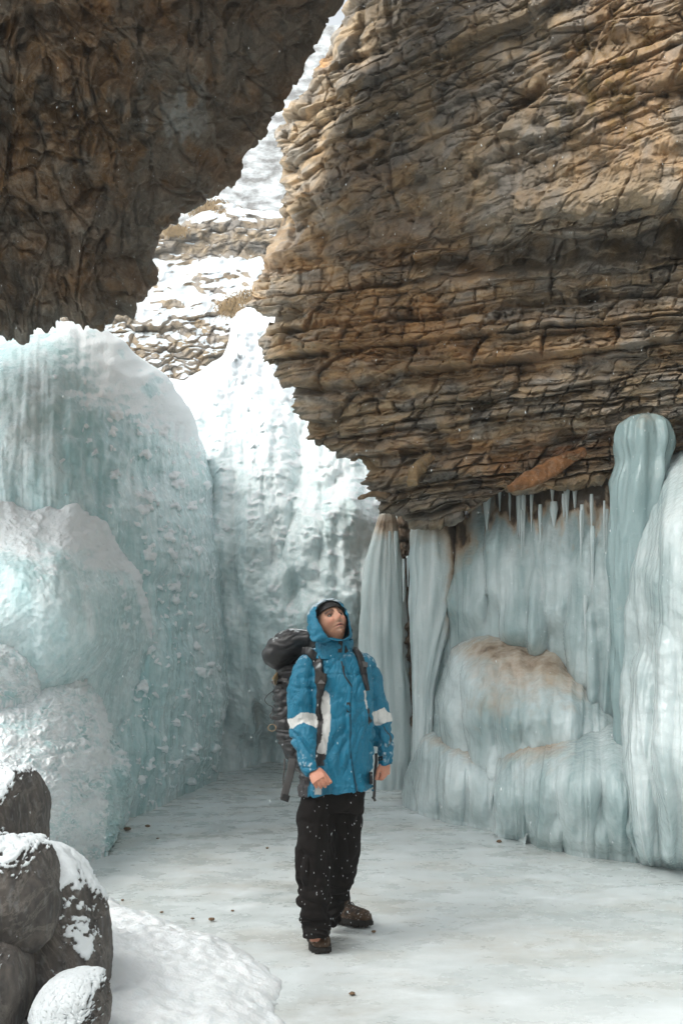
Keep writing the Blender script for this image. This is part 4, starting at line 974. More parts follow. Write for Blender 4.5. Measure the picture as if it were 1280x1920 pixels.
# hood: shell lofted round the head
def planeY(px, py, k):
    Y = np.full(len(px), 5.4)
    F = HF[1]
    for _ in range(12):
        p = unproj(px, py, Y); Y = Y - ((p - HC) @ F - k) / ((unproj(px, py, Y + 1) - p) @ F)
    return Y
def closed(pl, n=72, cx=None):
    P = np.array([C1(*q) for q in pl]); c = P.mean(0)
    P = np.concatenate([P, P[:1]]); d = np.concatenate([[0], np.cumsum(np.linalg.norm(np.diff(P, axis=0), axis=1))])
    t = np.linspace(0, d[-1], 400, endpoint=False); Q = np.stack([np.interp(t, d, P[:, k]) for k in (0, 1)], -1)
    for _ in range(12): Q = (np.roll(Q, 1, 0) + 2 * Q + np.roll(Q, -1, 0)) / 4
    ang = np.arctan2(Q[:, 1] - c[1], Q[:, 0] - c[0]); o = np.argsort(ang); A = np.linspace(-np.pi, np.pi, n, endpoint=False)
    return np.stack([np.interp(A, ang[o], Q[o, k], period=2 * np.pi) for k in (0, 1)], -1)
R0 = closed([(590, 96), (518, 102), (462, 136), (448, 200), (468, 272), (502, 334), (548, 378), (600, 396), (655, 398), (694, 378), (704, 335), (694, 250), (672, 175), (640, 125)])
R1 = closed([(585, 86), (500, 92), (425, 140), (388, 215), (386, 300), (402, 365), (432, 420), (500, 424), (570, 412), (650, 412), (704, 400), (722, 378), (716, 340), (704, 300), (699, 240), (676, 160), (640, 110)])
c1 = np.array(C1(560, 290))
rings = [(R0 * .93 + c1 * .07, .035), (R0 * .97 + c1 * .03, .070), (R0, .082), (R0 * .6 + R1 * .4, .074), (R1, .035), (R1 * .985 + c1 * .015 + [-2, 0], -.02), (R1 * .90 + c1 * .10 + [-4, 0], -.07), (R1 * .70 + c1 * .30 + [-6, 0], -.112), (R1 * .35 + c1 * .65 + [-7, 2], -.135), (R1 * .02 + c1 * .98 + [-8, 3], -.14)]
HR = np.array([unproj(r[:, 0], r[:, 1], planeY(r[:, 0], r[:, 1], k)) for r, k in rings])
def densify(A, m):
    n = len(A); u = np.linspace(0, n - 1, (n - 1) * m + 1); i = np.clip(np.floor(u).astype(int), 0, n - 2); f = (u - i)[:, None, None]
    g = lambda q: A[np.clip(q, 0, n - 1)]
    p0, p1, p2, p3 = g(i - 1), g(i), g(i + 1), g(i + 2)
    return .5 * (2 * p1 + (p2 - p0) * f + (2 * p0 - 5 * p1 + 4 * p2 - p3) * f ** 2 + (-p0 + 3 * p1 - 3 * p2 + p3) * f ** 3)
HR = densify(HR, 6); hn_ = len(HR)
Hn = grid_normals(HR); wr_ = fbm3(HR * np.array([16, 16, 24]), 3, 21) * .010 - .020 * (1 - np.clip(np.abs(n3(HR * np.array([10, 10, 22]), 25)) * 3.2, 0, 1))
HR = HR - Hn * (wr_ * np.linspace(0, 1, hn_)[:, None] ** .5)[..., None]
hme = pmesh('hood', HR.reshape(-1, 3), grid_faces(hn_, 72, True), M['jacket'])
BLUE = np.array([.004, .145, .245]); WHITE = np.array([.62, .62, .60]); DARK = np.array([.030, .027, .028])
hc = np.tile(BLUE, (hn_ * 72, 1)); t_ = np.repeat(np.arange(hn_), 72)
hc[t_ < 10] = (.012, .02, .028)
q_ = HR.reshape(-1, 3); hz_ = (q_ - HC) @ HF.T
topd = (sst(.075, .105, hz_[:, 2]) * sst(-.2, .3, fbm3(q_ * 50, 3, 40) + .3))[:, None]; hc = hc * (1 - topd * .75) + np.array([.72, .77, .79]) * topd * .75
setcol(hme, hc); hood = mk('hood', hme, person)
# --- jacket: torso, sleeves and collar in one shell
jg = []
jg.append(chain([(626, 1222, 5.47, 30, .09), (630, 1232, 5.47, 44, .12), (634, 1246, 5.47, 58, .135), (638, 1270, 5.47, 60, .15), (641, 1310, 5.46, 60, .155), (641, 1360, 5.46, 62, .16), (636, 1410, 5.46, 64, .165), (631, 1450, 5.46, 67, .17), (628, 1478, 5.46, 69, .172), (628, 1484, 5.46, 69, .172)], n=48, power=2.3))
jg.append(chain([(600, 1236, 5.48, 20, .07), (580, 1243, 5.46, 22, .08), (570, 1262, 5.45, 25, .085), (566, 1300, 5.43, 28, .09), (564, 1337, 5.42, 28.5, .088), (569, 1375, 5.38, 27, .082), (577, 1410, 5.33, 26, .078), (583, 1432, 5.29, 23, .068), (587, 1442, 5.27, 19.5, .055), (590, 1450, 5.26, 17.5, .048)], n=32))
jg.append(chain([(676, 1240, 5.50, 18, .07), (690, 1250, 5.50, 19, .08), (698, 1275, 5.51, 19.5, .082), (706, 1315, 5.53, 19, .08), (715, 1350, 5.53, 18.5, .075), (720, 1387, 5.53, 19, .072), (722, 1410, 5.52, 18, .062), (722, 1422, 5.52, 17, .058), (722, 1436, 5.52, 15.5, .052)], n=32))
jm, jco, jno = remeshed(*join_geo(jg), .0052, 5)
px_, py_ = proj(jco)
# folds: long soft creases pulled from the shoulders, cross creases at elbows and cuffs
la = (px_ < 597) & (py_ < 1460) & (jco[:, 1] < 5.52) & ((px_ < 594) | (py_ < 1250)); ra_ = (px_ > 697)
torso = ~(la | ra_)
fx = (px_ - 640); w = fbm2(px_ / 30, py_ / 60, 3, 31) * 1.2
wq = fbm3(jco * 5, 2, 30)[:, None] * .05; q3_ = jco + wq
def crease(scale, seed, sharp, rot=0.):
    c, s_ = math.cos(rot), math.sin(rot); p = np.stack([q3_[:, 0] * c - q3_[:, 2] * s_, q3_[:, 1], q3_[:, 0] * s_ + q3_[:, 2] * c], -1)
    return 1 - np.clip(np.abs(n3(p * np.array(scale, float), seed)) * sharp, 0, 1)
dT = -.016 * crease((13, 6, 2.6), 33, 3.2, .12) * sst(1250, 1380, py_) - .010 * crease((7, 5, 3.5), 35, 4.5, -.8) - .005 * crease((14, 8, 5), 36, 4.5, .7) * sst(1480, 1300, py_) + .009 * fbm3(jco * 5, 3, 37)
am = sst(1330, 1380, py_) * .75 + .35
dA = -.016 * crease((5, 6, 13), 41, 3.6, .35) * am - .009 * crease((8, 8, 5), 42, 3.4, -.5) + .010 * fbm3(jco * 9, 3, 43)
dj = np.where(torso, dT, dA)
dj += np.where(torso & (py_ > 1474), .004, 0)
for cy, cx0, cx1 in ((1438, 560, 606), (1418, 700, 745)):        # gathered cuffs
    dj += -.006 * np.exp(-((py_ - cy - (px_ - cx0) * .1) / 2.5) ** 2) * (px_ > cx0) * (px_ < cx1)
zipx = np.interp(py_, [1225, 1290, 1340, 1400, 1490], [641, 659, 656, 657, 668])
front = jco[:, 1] < 5.46
dj += front * torso * (.006 * sst(zipx - 7, zipx - 5, px_) * (px_ < zipx) - .006 * np.exp(-((px_ - zipx - 1) / 1.2) ** 2)) * (py_ > 1232)
dj += -.005 * front * torso * np.exp(-((py_ - 1264 - (px_ - 650) * .02) / 1.3) ** 2) * (px_ > 612) * (px_ < 690)
jco2 = jco + jno * dj[:, None]
jm.vertices.foreach_set('co', jco2.astype(np.float32).ravel()); jm.update()
jc = np.tile(BLUE, (len(jco), 1)) * (1 + .06 * fbm2(px_ / 12, py_ / 16, 3, 50))[:, None]
def P1(*q): return [C1(*a) for a in q]
zx = (px_ - 480) * 4; zy = (py_ - 1100) * 4
def paint(mask, col): jc[mask] = col
paint(torso & inpoly(zx, zy, [(430, 800), (500, 780), (505, 900), (492, 1100), (480, 1240), (520, 1250), (512, 1345), (440, 1360), (430, 1100)]) , DARK)
paint(torso & front & inpoly(zx, zy, [(468, 850), (490, 790), (520, 780), (546, 810), (556, 900), (556, 1080), (540, 1150), (520, 1262), (474, 1232), (482, 1150), (498, 1000)]), WHITE * .85)
paint((px_ < 589.5 + (py_ - 1440) * .0) & (py_ > 1425) & ~((px_ < 612) & (jco[:, 1] < 5.33)), DARK * 1.1)
paint((jco[:, 1] > 5.50) & torso & (px_ < 590), DARK)
paint(front & inpoly(zx, zy, [(437, 1490), (492, 1490), (490, 1560), (435, 1560)]), WHITE * .7)
paint(la & (px_ < 594) & inpoly(zx, zy, [(200, 1075), (262, 1062), (300, 1030), (360, 1010), (447, 1062), (470, 1050), (460, 960), (400, 946), (330, 946), (262, 985), (200, 1000)]), WHITE)
paint(ra_ & inpoly(zx, zy, [(880, 945), (965, 905), (1040, 985), (1040, 1000), (905, 1048)]), WHITE)
paint(front & inpoly(zx, zy, [(808, 780), (822, 775), (842, 900), (836, 925)]), WHITE * .8)
paint(inpoly(zx, zy, [(836, 920), (852, 910), (872, 1010), (862, 1040)]), DARK)
paint(ra_ & inpoly(zx, zy, [(962, 1045), (985, 1050), (1014, 1130), (1014, 1200), (996, 1200), (1000, 1120)]), DARK)
fl_ = (la | ra_) & (py_ > 1375)
sd_ = (fl_ * sst(.15, .5, fbm3(jco * 45, 4, 61)) * sst(1375, 1400, py_) * sst(-.3, .5, fbm3(jco * 9, 2, 62)))[:, None] * .6
sh_ = ((py_ < 1262) * sst(.3, .8, jno[:, 2]) * sst(.0, .5, fbm3(jco * 50, 3, 66)))[:, None] * .7
jc = jc * (1 - sd_) + np.array([.75, .8, .82]) * sd_; jc = jc * (1 - sh_) + np.array([.75, .8, .82]) * sh_
fk = (sst(.80, .9, fbm3(jco * 130, 2, 64)))[:, None] * .3; jc = jc * (1 - fk) + np.array([.7, .76, .79]) * fk
setcol(jm, np.clip(jc, 0, 1)); jacket = mk('jacket', jm, person, M['jacket'])
jacket.data.polygons.foreach_set('use_smooth', np.ones(len(jacket.data.polygons), bool))
def bvh_of(o):
    me = o.data; n = len(me.vertices); co = np.zeros(n * 3, np.float32); me.vertices.foreach_get('co', co)
    off = np.array(o.matrix_world.translation) * 0
    return BVHTree.FromPolygons([tuple(v) for v in co.reshape(-1, 3).tolist()], [tuple(p.vertices) for p in me.polygons])
JB = bvh_of(jacket)
def on(bv, px, py, off=.004, fallback=5.3):
    o = Vector((0, 0, CAMH)); d = (Vector(unproj(px, py, 5.0).tolist()) - o).normalized()
    h, n, i, ds = bv.ray_cast(o, d)
    if h is None: return unproj(px, py, fallback), np.array([0, -1, 0.])
    if n.dot(d) > 0: n = -n
    return np.array(h + n * off), np.array(n)
def ribbon(name, pts, wid, mat, parent, bv=JB, off=.004, thick=.004, fallback=5.3, m=6):
    """a flat band lying on the surface under the photo points (px, py[, width])"""
    pts = [(*p, wid) if len(p) == 2 else p for p in pts]
    R = resample(pts, (len(pts) - 1) * m + 1, 1); C = []; N = []
    for q in R: a, b = on(bv, q[0], q[1], off, fallback); C.append(a); N.append(b)
    C = np.array(C); N = np.array(N)
    for _ in range(2): C[1:-1] = (C[:-2] + 2 * C[1:-1] + C[2:]) / 4; N[1:-1] = (N[:-2] + N[1:-1] + N[2:]) / 3
    T = np.gradient(C, axis=0); S = np.cross(T, N); S /= np.linalg.norm(S, axis=1)[:, None] + 1e-9
    hw = (R[:, 2] / 2 * C[:, 1] / FPX)[:, None]
    N /= np.linalg.norm(N, axis=1)[:, None]
    V = np.stack([C - S * hw - N * .012, C - S * hw + N * thick * .6, C - S * hw * .7 + N * thick, C + S * hw * .7 + N * thick, C + S * hw + N * thick * .6, C + S * hw - N * .012], 1)
    F = [tuple(q) for q in grid_faces(len(C), 6, True)] + [tuple(range(6)), tuple((len(C) - 1) * 6 + k for k in range(6))]
    return mk(name, pmesh(name, V.reshape(-1, 3), F, mat), parent)
def patch(name, poly, mat, parent, bv=JB, off=.003, th=.003):
    C = [on(bv, x, y, off) for x, y in poly]; a = np.array([c[0] for c in C]); n = np.mean([c[1] for c in C], 0); n /= np.linalg.norm(n)
    V = np.concatenate([a + n * th, a - n * .008]); k = len(poly)
    F = [tuple(range(k)), tuple(range(2 * k - 1, k - 1, -1))] + [(i, (i + 1) % k, k + (i + 1) % k, k + i) for i in range(k)]
    return mk(name, pmesh(name, V, F, mat, False), parent)
# collar: stand-up band closed over the chin, part of the jacket
cg = []
R2c = closed([(452, 448), (446, 400), (520, 372), (620, 400), (700, 372), (726, 410), (733, 480), (722, 505), (620, 520), (510, 512), (465, 480)])
def collar_ring(cx, cy, hw, hd, Yc, tilt): 
    th = np.linspace(0, 2 * np.pi, 64, endpoint=False)
    c = unproj(cx, cy, Yc); return np.stack([c[0] + np.cos(th) * hw, c[1] + np.sin(th) * hd, c[2] + tilt * np.cos(th) + .012 * np.sin(th)], -1)
cr_ = [(626, 1232, .122, .105, 5.45, .0), (626, 1226, .112, .104, 5.45, .0), (627, 1216, .104, .100, 5.44, .0), (627, 1206, .102, .098, 5.44, .0), (627, 1199, .098, .094, 5.44, -.004), (628, 1197, .092, .088, 5.44, -.004), (628, 1202, .086, .082, 5.44, -.004), (628, 1215, .082, .078, 5.44, 0)]
CR = densify(np.array([collar_ring(*r) for r in cr_]), 5)
Cn = grid_normals(CR); CR = CR + Cn * (fbm3(CR * np.array([16, 16, 30]), 3, 71) * .008)[..., None]
cme = pmesh('collar', CR.reshape(-1, 3), grid_faces(len(CR), 64, True), M['jacket']); setcol(cme, np.tile(BLUE, (len(CR) * 64, 1)))
collar = mk('collar', cme, jacket); CB = bvh_of(collar)
patch('tab', [C1(620, 408), C1(648, 412), C1(640, 495), C1(612, 490)], M['black'], jacket, CB)
patch('tab', [C1(668, 440), C1(680, 470), C1(692, 498), C1(664, 498)], M['black'], jacket, CB)
patch('tab', [C1(683, 868), C1(703, 868), C1(706, 942), C1(683, 942)], M['black'], jacket)
patch('tab', [C1(920, 1280), C1(950, 1274), C1(950, 1302), C1(920, 1308)], M['black'], jacket)
ribbon('zip', [C1(640, 560), C1(655, 620), C1(665, 670), C1(690, 710), C1(718, 752)], 2.4, M['black'], jacket, off=.002, thick=.002)
ribbon('zip', [C1(704, 950), C1(712, 1050), C1(706, 1160), C1(712, 1300), C1(735, 1420), C1(758, 1535)], 1.5, M['lining'], jacket, off=.001, thick=.002)
patch('zip_puller', [C1(648, 585), C1(660, 600), C1(664, 652), C1(650, 640)], M['black'], jacket, off=.006)
lb = patch('label', [C1(847, 1392), C1(870, 1390), C1(872, 1478), C1(850, 1482)], M['black'], jacket, off=.004)
def ringmark(cx, cy, r0, r1, parent):
    n = 16; V = []; F = []
    for k in range(n):
        a = 2 * math.pi * k / n
        for r in (r0, r1): V.append(on(JB, *C1(cx + math.cos(a) * r, cy + math.sin(a) * r), .0085)[0])
    for k in range(n): F.append((2 * k, 2 * k + 1, (2 * k + 3) % (2 * n), (2 * k + 2) % (2 * n)))
    mk('emblem', pmesh('emblem', V, F, M['white_cloth'], False), parent)
ringmark(859, 1410, 4, 9, lb)
for yy in (1440, 1456, 1470):
    patch('print', [C1(853, yy), C1(867, yy - 1), C1(867, yy + 6), C1(853, yy + 7)], M['white_cloth'], lb, off=.0085, th=.001)
# cord stops of the hood
for (x, y, Y) in ((534, 375, 5.33), (712, 332, 5.40)):
    c = unproj(*C1(x, y), Y - .01); V, F = tube([c + [0, 0, .012], c + [0, 0, .004], c - [0, 0, .010], c - [0, 0, .013]], [.004, .008, .008, .004], None, 12)
    mk('cord_stop', pmesh('cord_stop', V, F, M['black']), hood)

# --- trousers
tg = [chain([(628, 1462, 5.47, 56, .13), (626, 1490, 5.47, 58, .135), (624, 1515, 5.48, 57, .13)], n=32, power=2.4),
      chain([(600, 1490, 5.45, 35, .12), (592, 1530, 5.44, 36, .118), (590, 1563, 5.42, 35, .112), (588, 1610, 5.40, 34.5, .105), (588, 1647, 5.38, 34, .10), (592, 1661, 5.37, 30, .094), (588, 1672, 5.37, 33, .10), (588, 1686, 5.37, 33, .10), (591, 1700, 5.37, 29.5, .092), (590, 1714, 5.37, 31, .097), (590, 1728, 5.37, 29.5, .094), (592, 1738, 5.36, 29, .092), (590, 1748, 5.36, 27, .088), (590, 1756, 5.36, 24, .082)], n=32, dens=4),
      chain([(652, 1490, 5.50, 33, .12), (650, 1530, 5.53, 32, .115), (648, 1563, 5.56, 31, .11), (642, 1610, 5.62, 30, .10), (636, 1645, 5.67, 28, .096), (632, 1662, 5.70, 23, .086), (633, 1676, 5.72, 24, .088), (631, 1690, 5.74, 21, .084), (627, 1703, 5.76, 22, .086), (625, 1718, 5.78, 20, .082), (624, 1726, 5.79, 18, .076)], n=32, dens=4)]
tm, tco, tno = remeshed(*join_geo(tg), .0055, 6)
tx, ty = proj(tco); w = fbm2(tx / 22, ty / 50, 3, 81)
lowk = sst(1640, 1690, ty)
fz = lambda sc, sd, sh: 1 - np.clip(np.abs(n3((tco + fbm3(tco * 5, 2, 80)[:, None] * .05) * np.array(sc, float), sd)) * sh, 0, 1)
dt = -.018 * fz((9, 7, 1.8), 83, 3.0) * (1 - lowk) - .018 * fz((3.5, 4, 16), 85, 2.6) * lowk - .008 * fz((5, 5, 9), 86, 3) + .010 * fbm3(tco * 6, 3, 87)
tco = tco + tno * dt[:, None]; tm.vertices.foreach_set('co', tco.astype(np.float32).ravel()); tm.update()
trousers = mk('trousers', tm, person, M['trousers']); trousers.data.polygons.foreach_set('use_smooth', np.ones(len(tm.polygons), bool))
# --- boots
def boot(heel, ang, length=.31, pitch=0.):
    """heel: ground point under the heel; ang: direction of the toe"""
    d = np.array([math.cos(ang), math.sin(ang), 0]); s = np.array([-d[1], d[0], 0]); u = np.array([0, 0, 1.])
    if pitch:
        d, u = d * math.cos(pitch) + u * math.sin(pitch), u * math.cos(pitch) - d * math.sin(pitch)
    rows = [(0.0, .030, .085), (.04, .038, .13), (.12, .041, .135), (.22, .041, .125), (.36, .042, .105), (.52, .047, .083), (.66, .053, .072), (.80, .053, .066), (.91, .045, .058), (.97, .032, .046), (1.0, .015, .03)]
    V = []; n = 28
    for t, w, h in rows:
        for k in range(n):
            a = 2 * math.pi * k / n; cx = math.copysign(abs(math.cos(a)) ** .75, math.cos(a)); cy = math.copysign(abs(math.sin(a)) ** .75, math.sin(a))
            V.append(heel + d * t * length + s * w * cx * (1 - .12 * max(cy, 0)) + u * (.022 + h / 2 + h / 2 * cy))
    F = [tuple(q) for q in grid_faces(len(rows), n, True)] + [tuple(range(n)), tuple((len(rows) - 1) * n + k for k in range(n))]
    shaft = tube([heel + d * .085 + u * .05, heel + d * .080 + u * .12, heel + d * .072 + u * .18, heel + d * .07 + u * .20], [.045, .046, .05, .052], [.058, .056, .058, .058], 28, s, 2.2, 3)
    V2, F2 = join_geo([(np.array(V), F), shaft])
    m, co, no = remeshed(V2, F2, .0045, 3)
    r = fbm3(co * 40, 4, 91); co = co + no * (r * .003)[:, None] 
    q = co - heel; hh = q @ u; m.vertices.foreach_set('co', co.astype(np.float32).ravel()); m.update()
    mud = sst(-.2, .5, fbm3(co * 35, 4, 93) + sst(.1, .02, hh) * .5 + sst(.15, .3, q @ d) * .3)[:, None]
    c = np.array([.022, .017, .014]) * (1 - mud) + np.array([.075, .045, .027]) * mud
    sp = (sst(.5, .62, fbm3(co * 110, 2, 95)) * .8)[:, None]; c = c * (1 - sp) + np.array([.6, .6, .58]) * sp
    setcol(m, c); m.polygons.foreach_set('use_smooth', np.ones(len(m.polygons), bool)); b = mk('boot', m, person, M['boot'])
    # lugged sole
    ol = [(-.01, .026), (.03, .038), (.12, .040), (.24, .038), (.40, .041), (.58, .051), (.72, .056), (.86, .052), (.96, .038), (1.02, .016)]
    L = [heel + d * t * length + s * w for t, w in ol] + [heel + d * t * length - s * w for t, w in ol[::-1]]
    k = len(L); Vs = np.array([p + u * .036 for p in L] + [p + u * .010 for p in L]); Fs = [tuple(range(k)), tuple(range(2 * k - 1, k - 1, -1))] + [(i, (i + 1) % k, k + (i + 1) % k, k + i) for i in range(k)]
    gs = [(Vs, Fs)]
    for t in np.arange(.0, .98, .085):
        w = np.interp(t + .03, [o_[0] for o_ in ol], [o_[1] for o_ in ol])
        for sg in (1, -1):
            a0 = heel + d * t * length + s * sg * w * 1.04; a1 = heel + d * (t + .055) * length + s * sg * w * 1.04
            b0 = heel + d * t * length + s * sg * w * .3; b1 = heel + d * (t + .055) * length + s * sg * w * .3
            q8 = [a0, a1, b1, b0]; gs.append((np.array([p + u * .020 for p in q8] + [p + u * .0 for p in q8]), [(0, 1, 2, 3), (7, 6, 5, 4), (0, 1, 5, 4), (1, 2, 6, 5), (2, 3, 7, 6), (3, 0, 4, 7)]))
    sv, sf = join_geo(gs); mk('sole', pmesh('sole', sv, sf, M['rubber'], False), b)
    lg = []
    for t, hgt in ((.34, .118), (.41, .108), (.48, .100), (.55, .093)):
        c = heel + d * t * length + u * (hgt + .018); lg.append(tube([c - s * .028 - u * .012, c - s * .01 + u * .002, c + s * .01 + u * .002, c + s * .028 - u * .012], [.0028] * 4, None, 8, u, 2, 2))
    lv, lf = join_geo(lg); mk('laces', pmesh('laces', lv, lf, M['black']), b)
    return b
def gxy(px, py): p = ground(px, py); return np.array([p[0], p[1], 0.0])
b1_ = boot(gxy(588, 1762) + np.array([0, .02, 0.0]), math.radians(-80), .30)
b2_ = boot(gxy(618, 1730) + np.array([0, .03, .0]), math.radians(-32), .27, math.radians(2))

# ------------------------------------------------------------ backpack, a thing of its own
pk0 = unproj(560, 1430, 5.8)
pack = empty('backpack', (float(pk0[0]), float(pk0[1]), float(pk0[2])))
tag(pack, 'bulging black hiking backpack with snowy lid and hanging straps on the back of the hiker', 'backpack')
V, F = chain([(560, 1232, 5.74, 42, .11), (562, 1250, 5.76, 47, .13), (565, 1290, 5.77, 52, .145), (566, 1340, 5.77, 52, .15), (568, 1380, 5.76, 48, .145), (574, 1410, 5.74, 40, .13), (580, 1430, 5.72, 32, .11), (584, 1440, 5.71, 24, .08)], n=40, power=2.8)
m, co, no = remeshed(V, F, .006, 3); qx, qy = proj(co)
co = co + no * (.012 * fbm3(co * np.array([14, 14, 9]), 4, 101) - .012 * (1 - np.clip(np.abs(n2(qx / 50, qy / 12, 103)) * 3, 0, 1)))[:, None]
m.vertices.foreach_set('co', co.astype(np.float32).ravel()); m.update(); m.polygons.foreach_set('use_smooth', np.ones(len(m.polygons), bool))
pbody = mk('pack_body', m, pack, M['pack']); PB = bvh_of(pbody)
lidrows = [C1(105, 590), C1(130, 500), C1(190, 410), C1(270, 360), C1(350, 345), C1(430, 360)]
V, F = tube([unproj(x, y, 5.70 - .012 * i) for i, (x, y) in enumerate([C1(112, 585), C1(140, 545), C1(200, 480), C1(270, 430), C1(350, 400), C1(440, 395), C1(490, 400)])], np.array([10, 20, 27, 28, 24, 20, 12]) * 5.7 / FPX, np.array([.04, .10, .13, .14, .13, .12, .08]), 36, (.5, 0, 1), 2.3, 5)
m, co, no = remeshed(V, F, .0055, 3); qx, qy = proj(co)
fold = np.abs(n3((co + fbm3(co * 4, 2, 111)[:, None] * .05) * np.array([3, 4, 17]), 110))
co = co + no * (-.012 * (1 - np.clip(fold * 2.2, 0, 1)) + .012 * fbm3(co * 8, 3, 112))[:, None]
m.vertices.foreach_set('co', co.astype(np.float32).ravel()); m.update(); m.polygons.foreach_set('use_smooth', np.ones(len(m.polygons), bool))
plid = mk('pack_lid', m, pack, M['pack']); LB = bvh_of(plid)
# shoulder straps over the jacket
s1 = ribbon('shoulder_strap', [(*C1(345, 478), 13), (*C1(395, 485), 15), (*C1(445, 540), 16), (*C1(478, 610), 16), (*C1(492, 700), 15), (*C1(490, 770), 13), (*C1(480, 830), 9), (*C1(473, 900), 6), (*C1(468, 1000), 6)], 15, M['strap'], pack, off=.012, thick=.012, fallback=5.42)
s2 = ribbon('shoulder_strap', [(*C1(735, 478), 10), (*C1(765, 520), 12), (*C1(790, 590), 12.5), (*C1(806, 660), 11), (*C1(816, 720), 8), (*C1(828, 780), 4)], 12, M['strap'], pack, off=.011, thick=.011, fallback=5.4)
patch('buckle', [C1(470, 650), C1(525, 655), C1(538, 700), C1(520, 770), C1(478, 775), C1(466, 720)], M['rubber'], s1, off=.028, th=.008)
patch('buckle', [C1(500, 690), C1(522, 692), C1(520, 740), C1(498, 738)], M['grey_web'], s1, off=.038, th=.004)
patch('buckle', [C1(785, 575), C1(810, 580), C1(812, 610), C1(790, 606)], M['grey_web'], s2, off=.026, th=.004)
patch('buckle', [C1(455, 545), C1(500, 540), C1(512, 560), C1(470, 572)], M['grey_web'], s1, off=.026, th=.004)
def cord(name, pts, r, mat, parent, Y=None, n=10, side=(0, 0, 1)):
    P = [unproj(*C1(p[0], p[1]), p[2] if len(p) > 2 else Y) for p in pts]
    V, F = tube(P, [r] * len(P), None, n, side, 2, 5); return mk(name, pmesh(name, V, F, mat), parent)
def webbing(name, pts, hw, mat, parent, Y, side=(1, 0, 0)):
    P = [unproj(*C1(p[0], p[1]), p[2] if len(p) > 2 else Y) for p in pts]
    V, F = tube(P, [hw] * len(P), [.0022] * len(P), 12, side, 4, 4); return mk(name, pmesh(name, V, F, mat), parent)
hb_ = webbing('hip_strap', [(272, 1290, 5.55), (268, 1340, 5.54), (252, 1420, 5.54), (225, 1520, 5.54), (207, 1600, 5.54)], .0205, M['grey_web'], pack, 5.54, side=(1, 0, .25))
webbing('hem', [(228, 1560, 5.532), (212, 1608, 5.532)], .0215, M['black'], hb_, 5.53, side=(1, 0, .25))
webbing('strap_end', [(215, 1290, 5.6), (212, 1370, 5.58), (205, 1440, 5.58), (203, 1490, 5.58)], .0045, M['grey_web'], pack, 5.58)
webbing('hip_strap', [(898, 1250, 5.60), (900, 1310, 5.60), (890, 1400, 5.58), (888, 1500, 5.58), (884, 1580, 5.58)], .008, M['grey_web'], pack, 5.58)
cord('strap_knot', [(870, 1576), (884, 1590), (893, 1608)], .007, M['grey_web'], pack, 5.57, side=(1, 0, 0))
cord('loop', [(135, 780), (90, 810), (66, 850), (90, 885), (125, 905), (130, 960)], .0022, M['black'], pack, 5.66, side=(0, 1, 0))
cord('loop', [(130, 940), (108, 960), (112, 985), (132, 990)], .0035, M['grey_web'], pack, 5.64, side=(0, 1, 0))
webbing('compression_strap', [(120, 985, 5.62), (180, 985, 5.60), (235, 930, 5.58)], .010, M['black'], pack, 5.6, side=(0, 0, 1))
webbing('compression_strap', [(118, 720, 5.62), (180, 700, 5.60), (235, 700, 5.56)], .008, M['grey_web'], pack, 5.6, side=(0, 0, 1))
patch('buckle', [C1(125, 690), C1(165, 650), C1(172, 700), C1(150, 740)], M['brass'], pack, PB, .01)
n = 28; th = np.linspace(0, 2 * np.pi, n, endpoint=False); rc = unproj(*C1(120, 1058), 5.62)
RV_ = []
for a in th:
    for b in np.linspace(0, 2 * np.pi, 8, endpoint=False):
        r = .0215 + .002 * math.cos(b); RV_.append([rc[0] + r * math.cos(a), rc[1] + .002 * math.sin(b) + .006 * math.sin(a), rc[2] + r * .85 * math.sin(a)])
mk('ring', pmesh('ring', RV_, [(i * 8 + j, i * 8 + (j + 1) % 8, ((i + 1) % n) * 8 + (j + 1) % 8, ((i + 1) % n) * 8 + j) for i in range(n) for j in range(8)], M['brass']), pack)
dust(plid, .9, .6, 5); dust(pbody, .5, .8, 7); dust(s1, 1.0, .45, 9); dust(s2, .8, .6, 11)
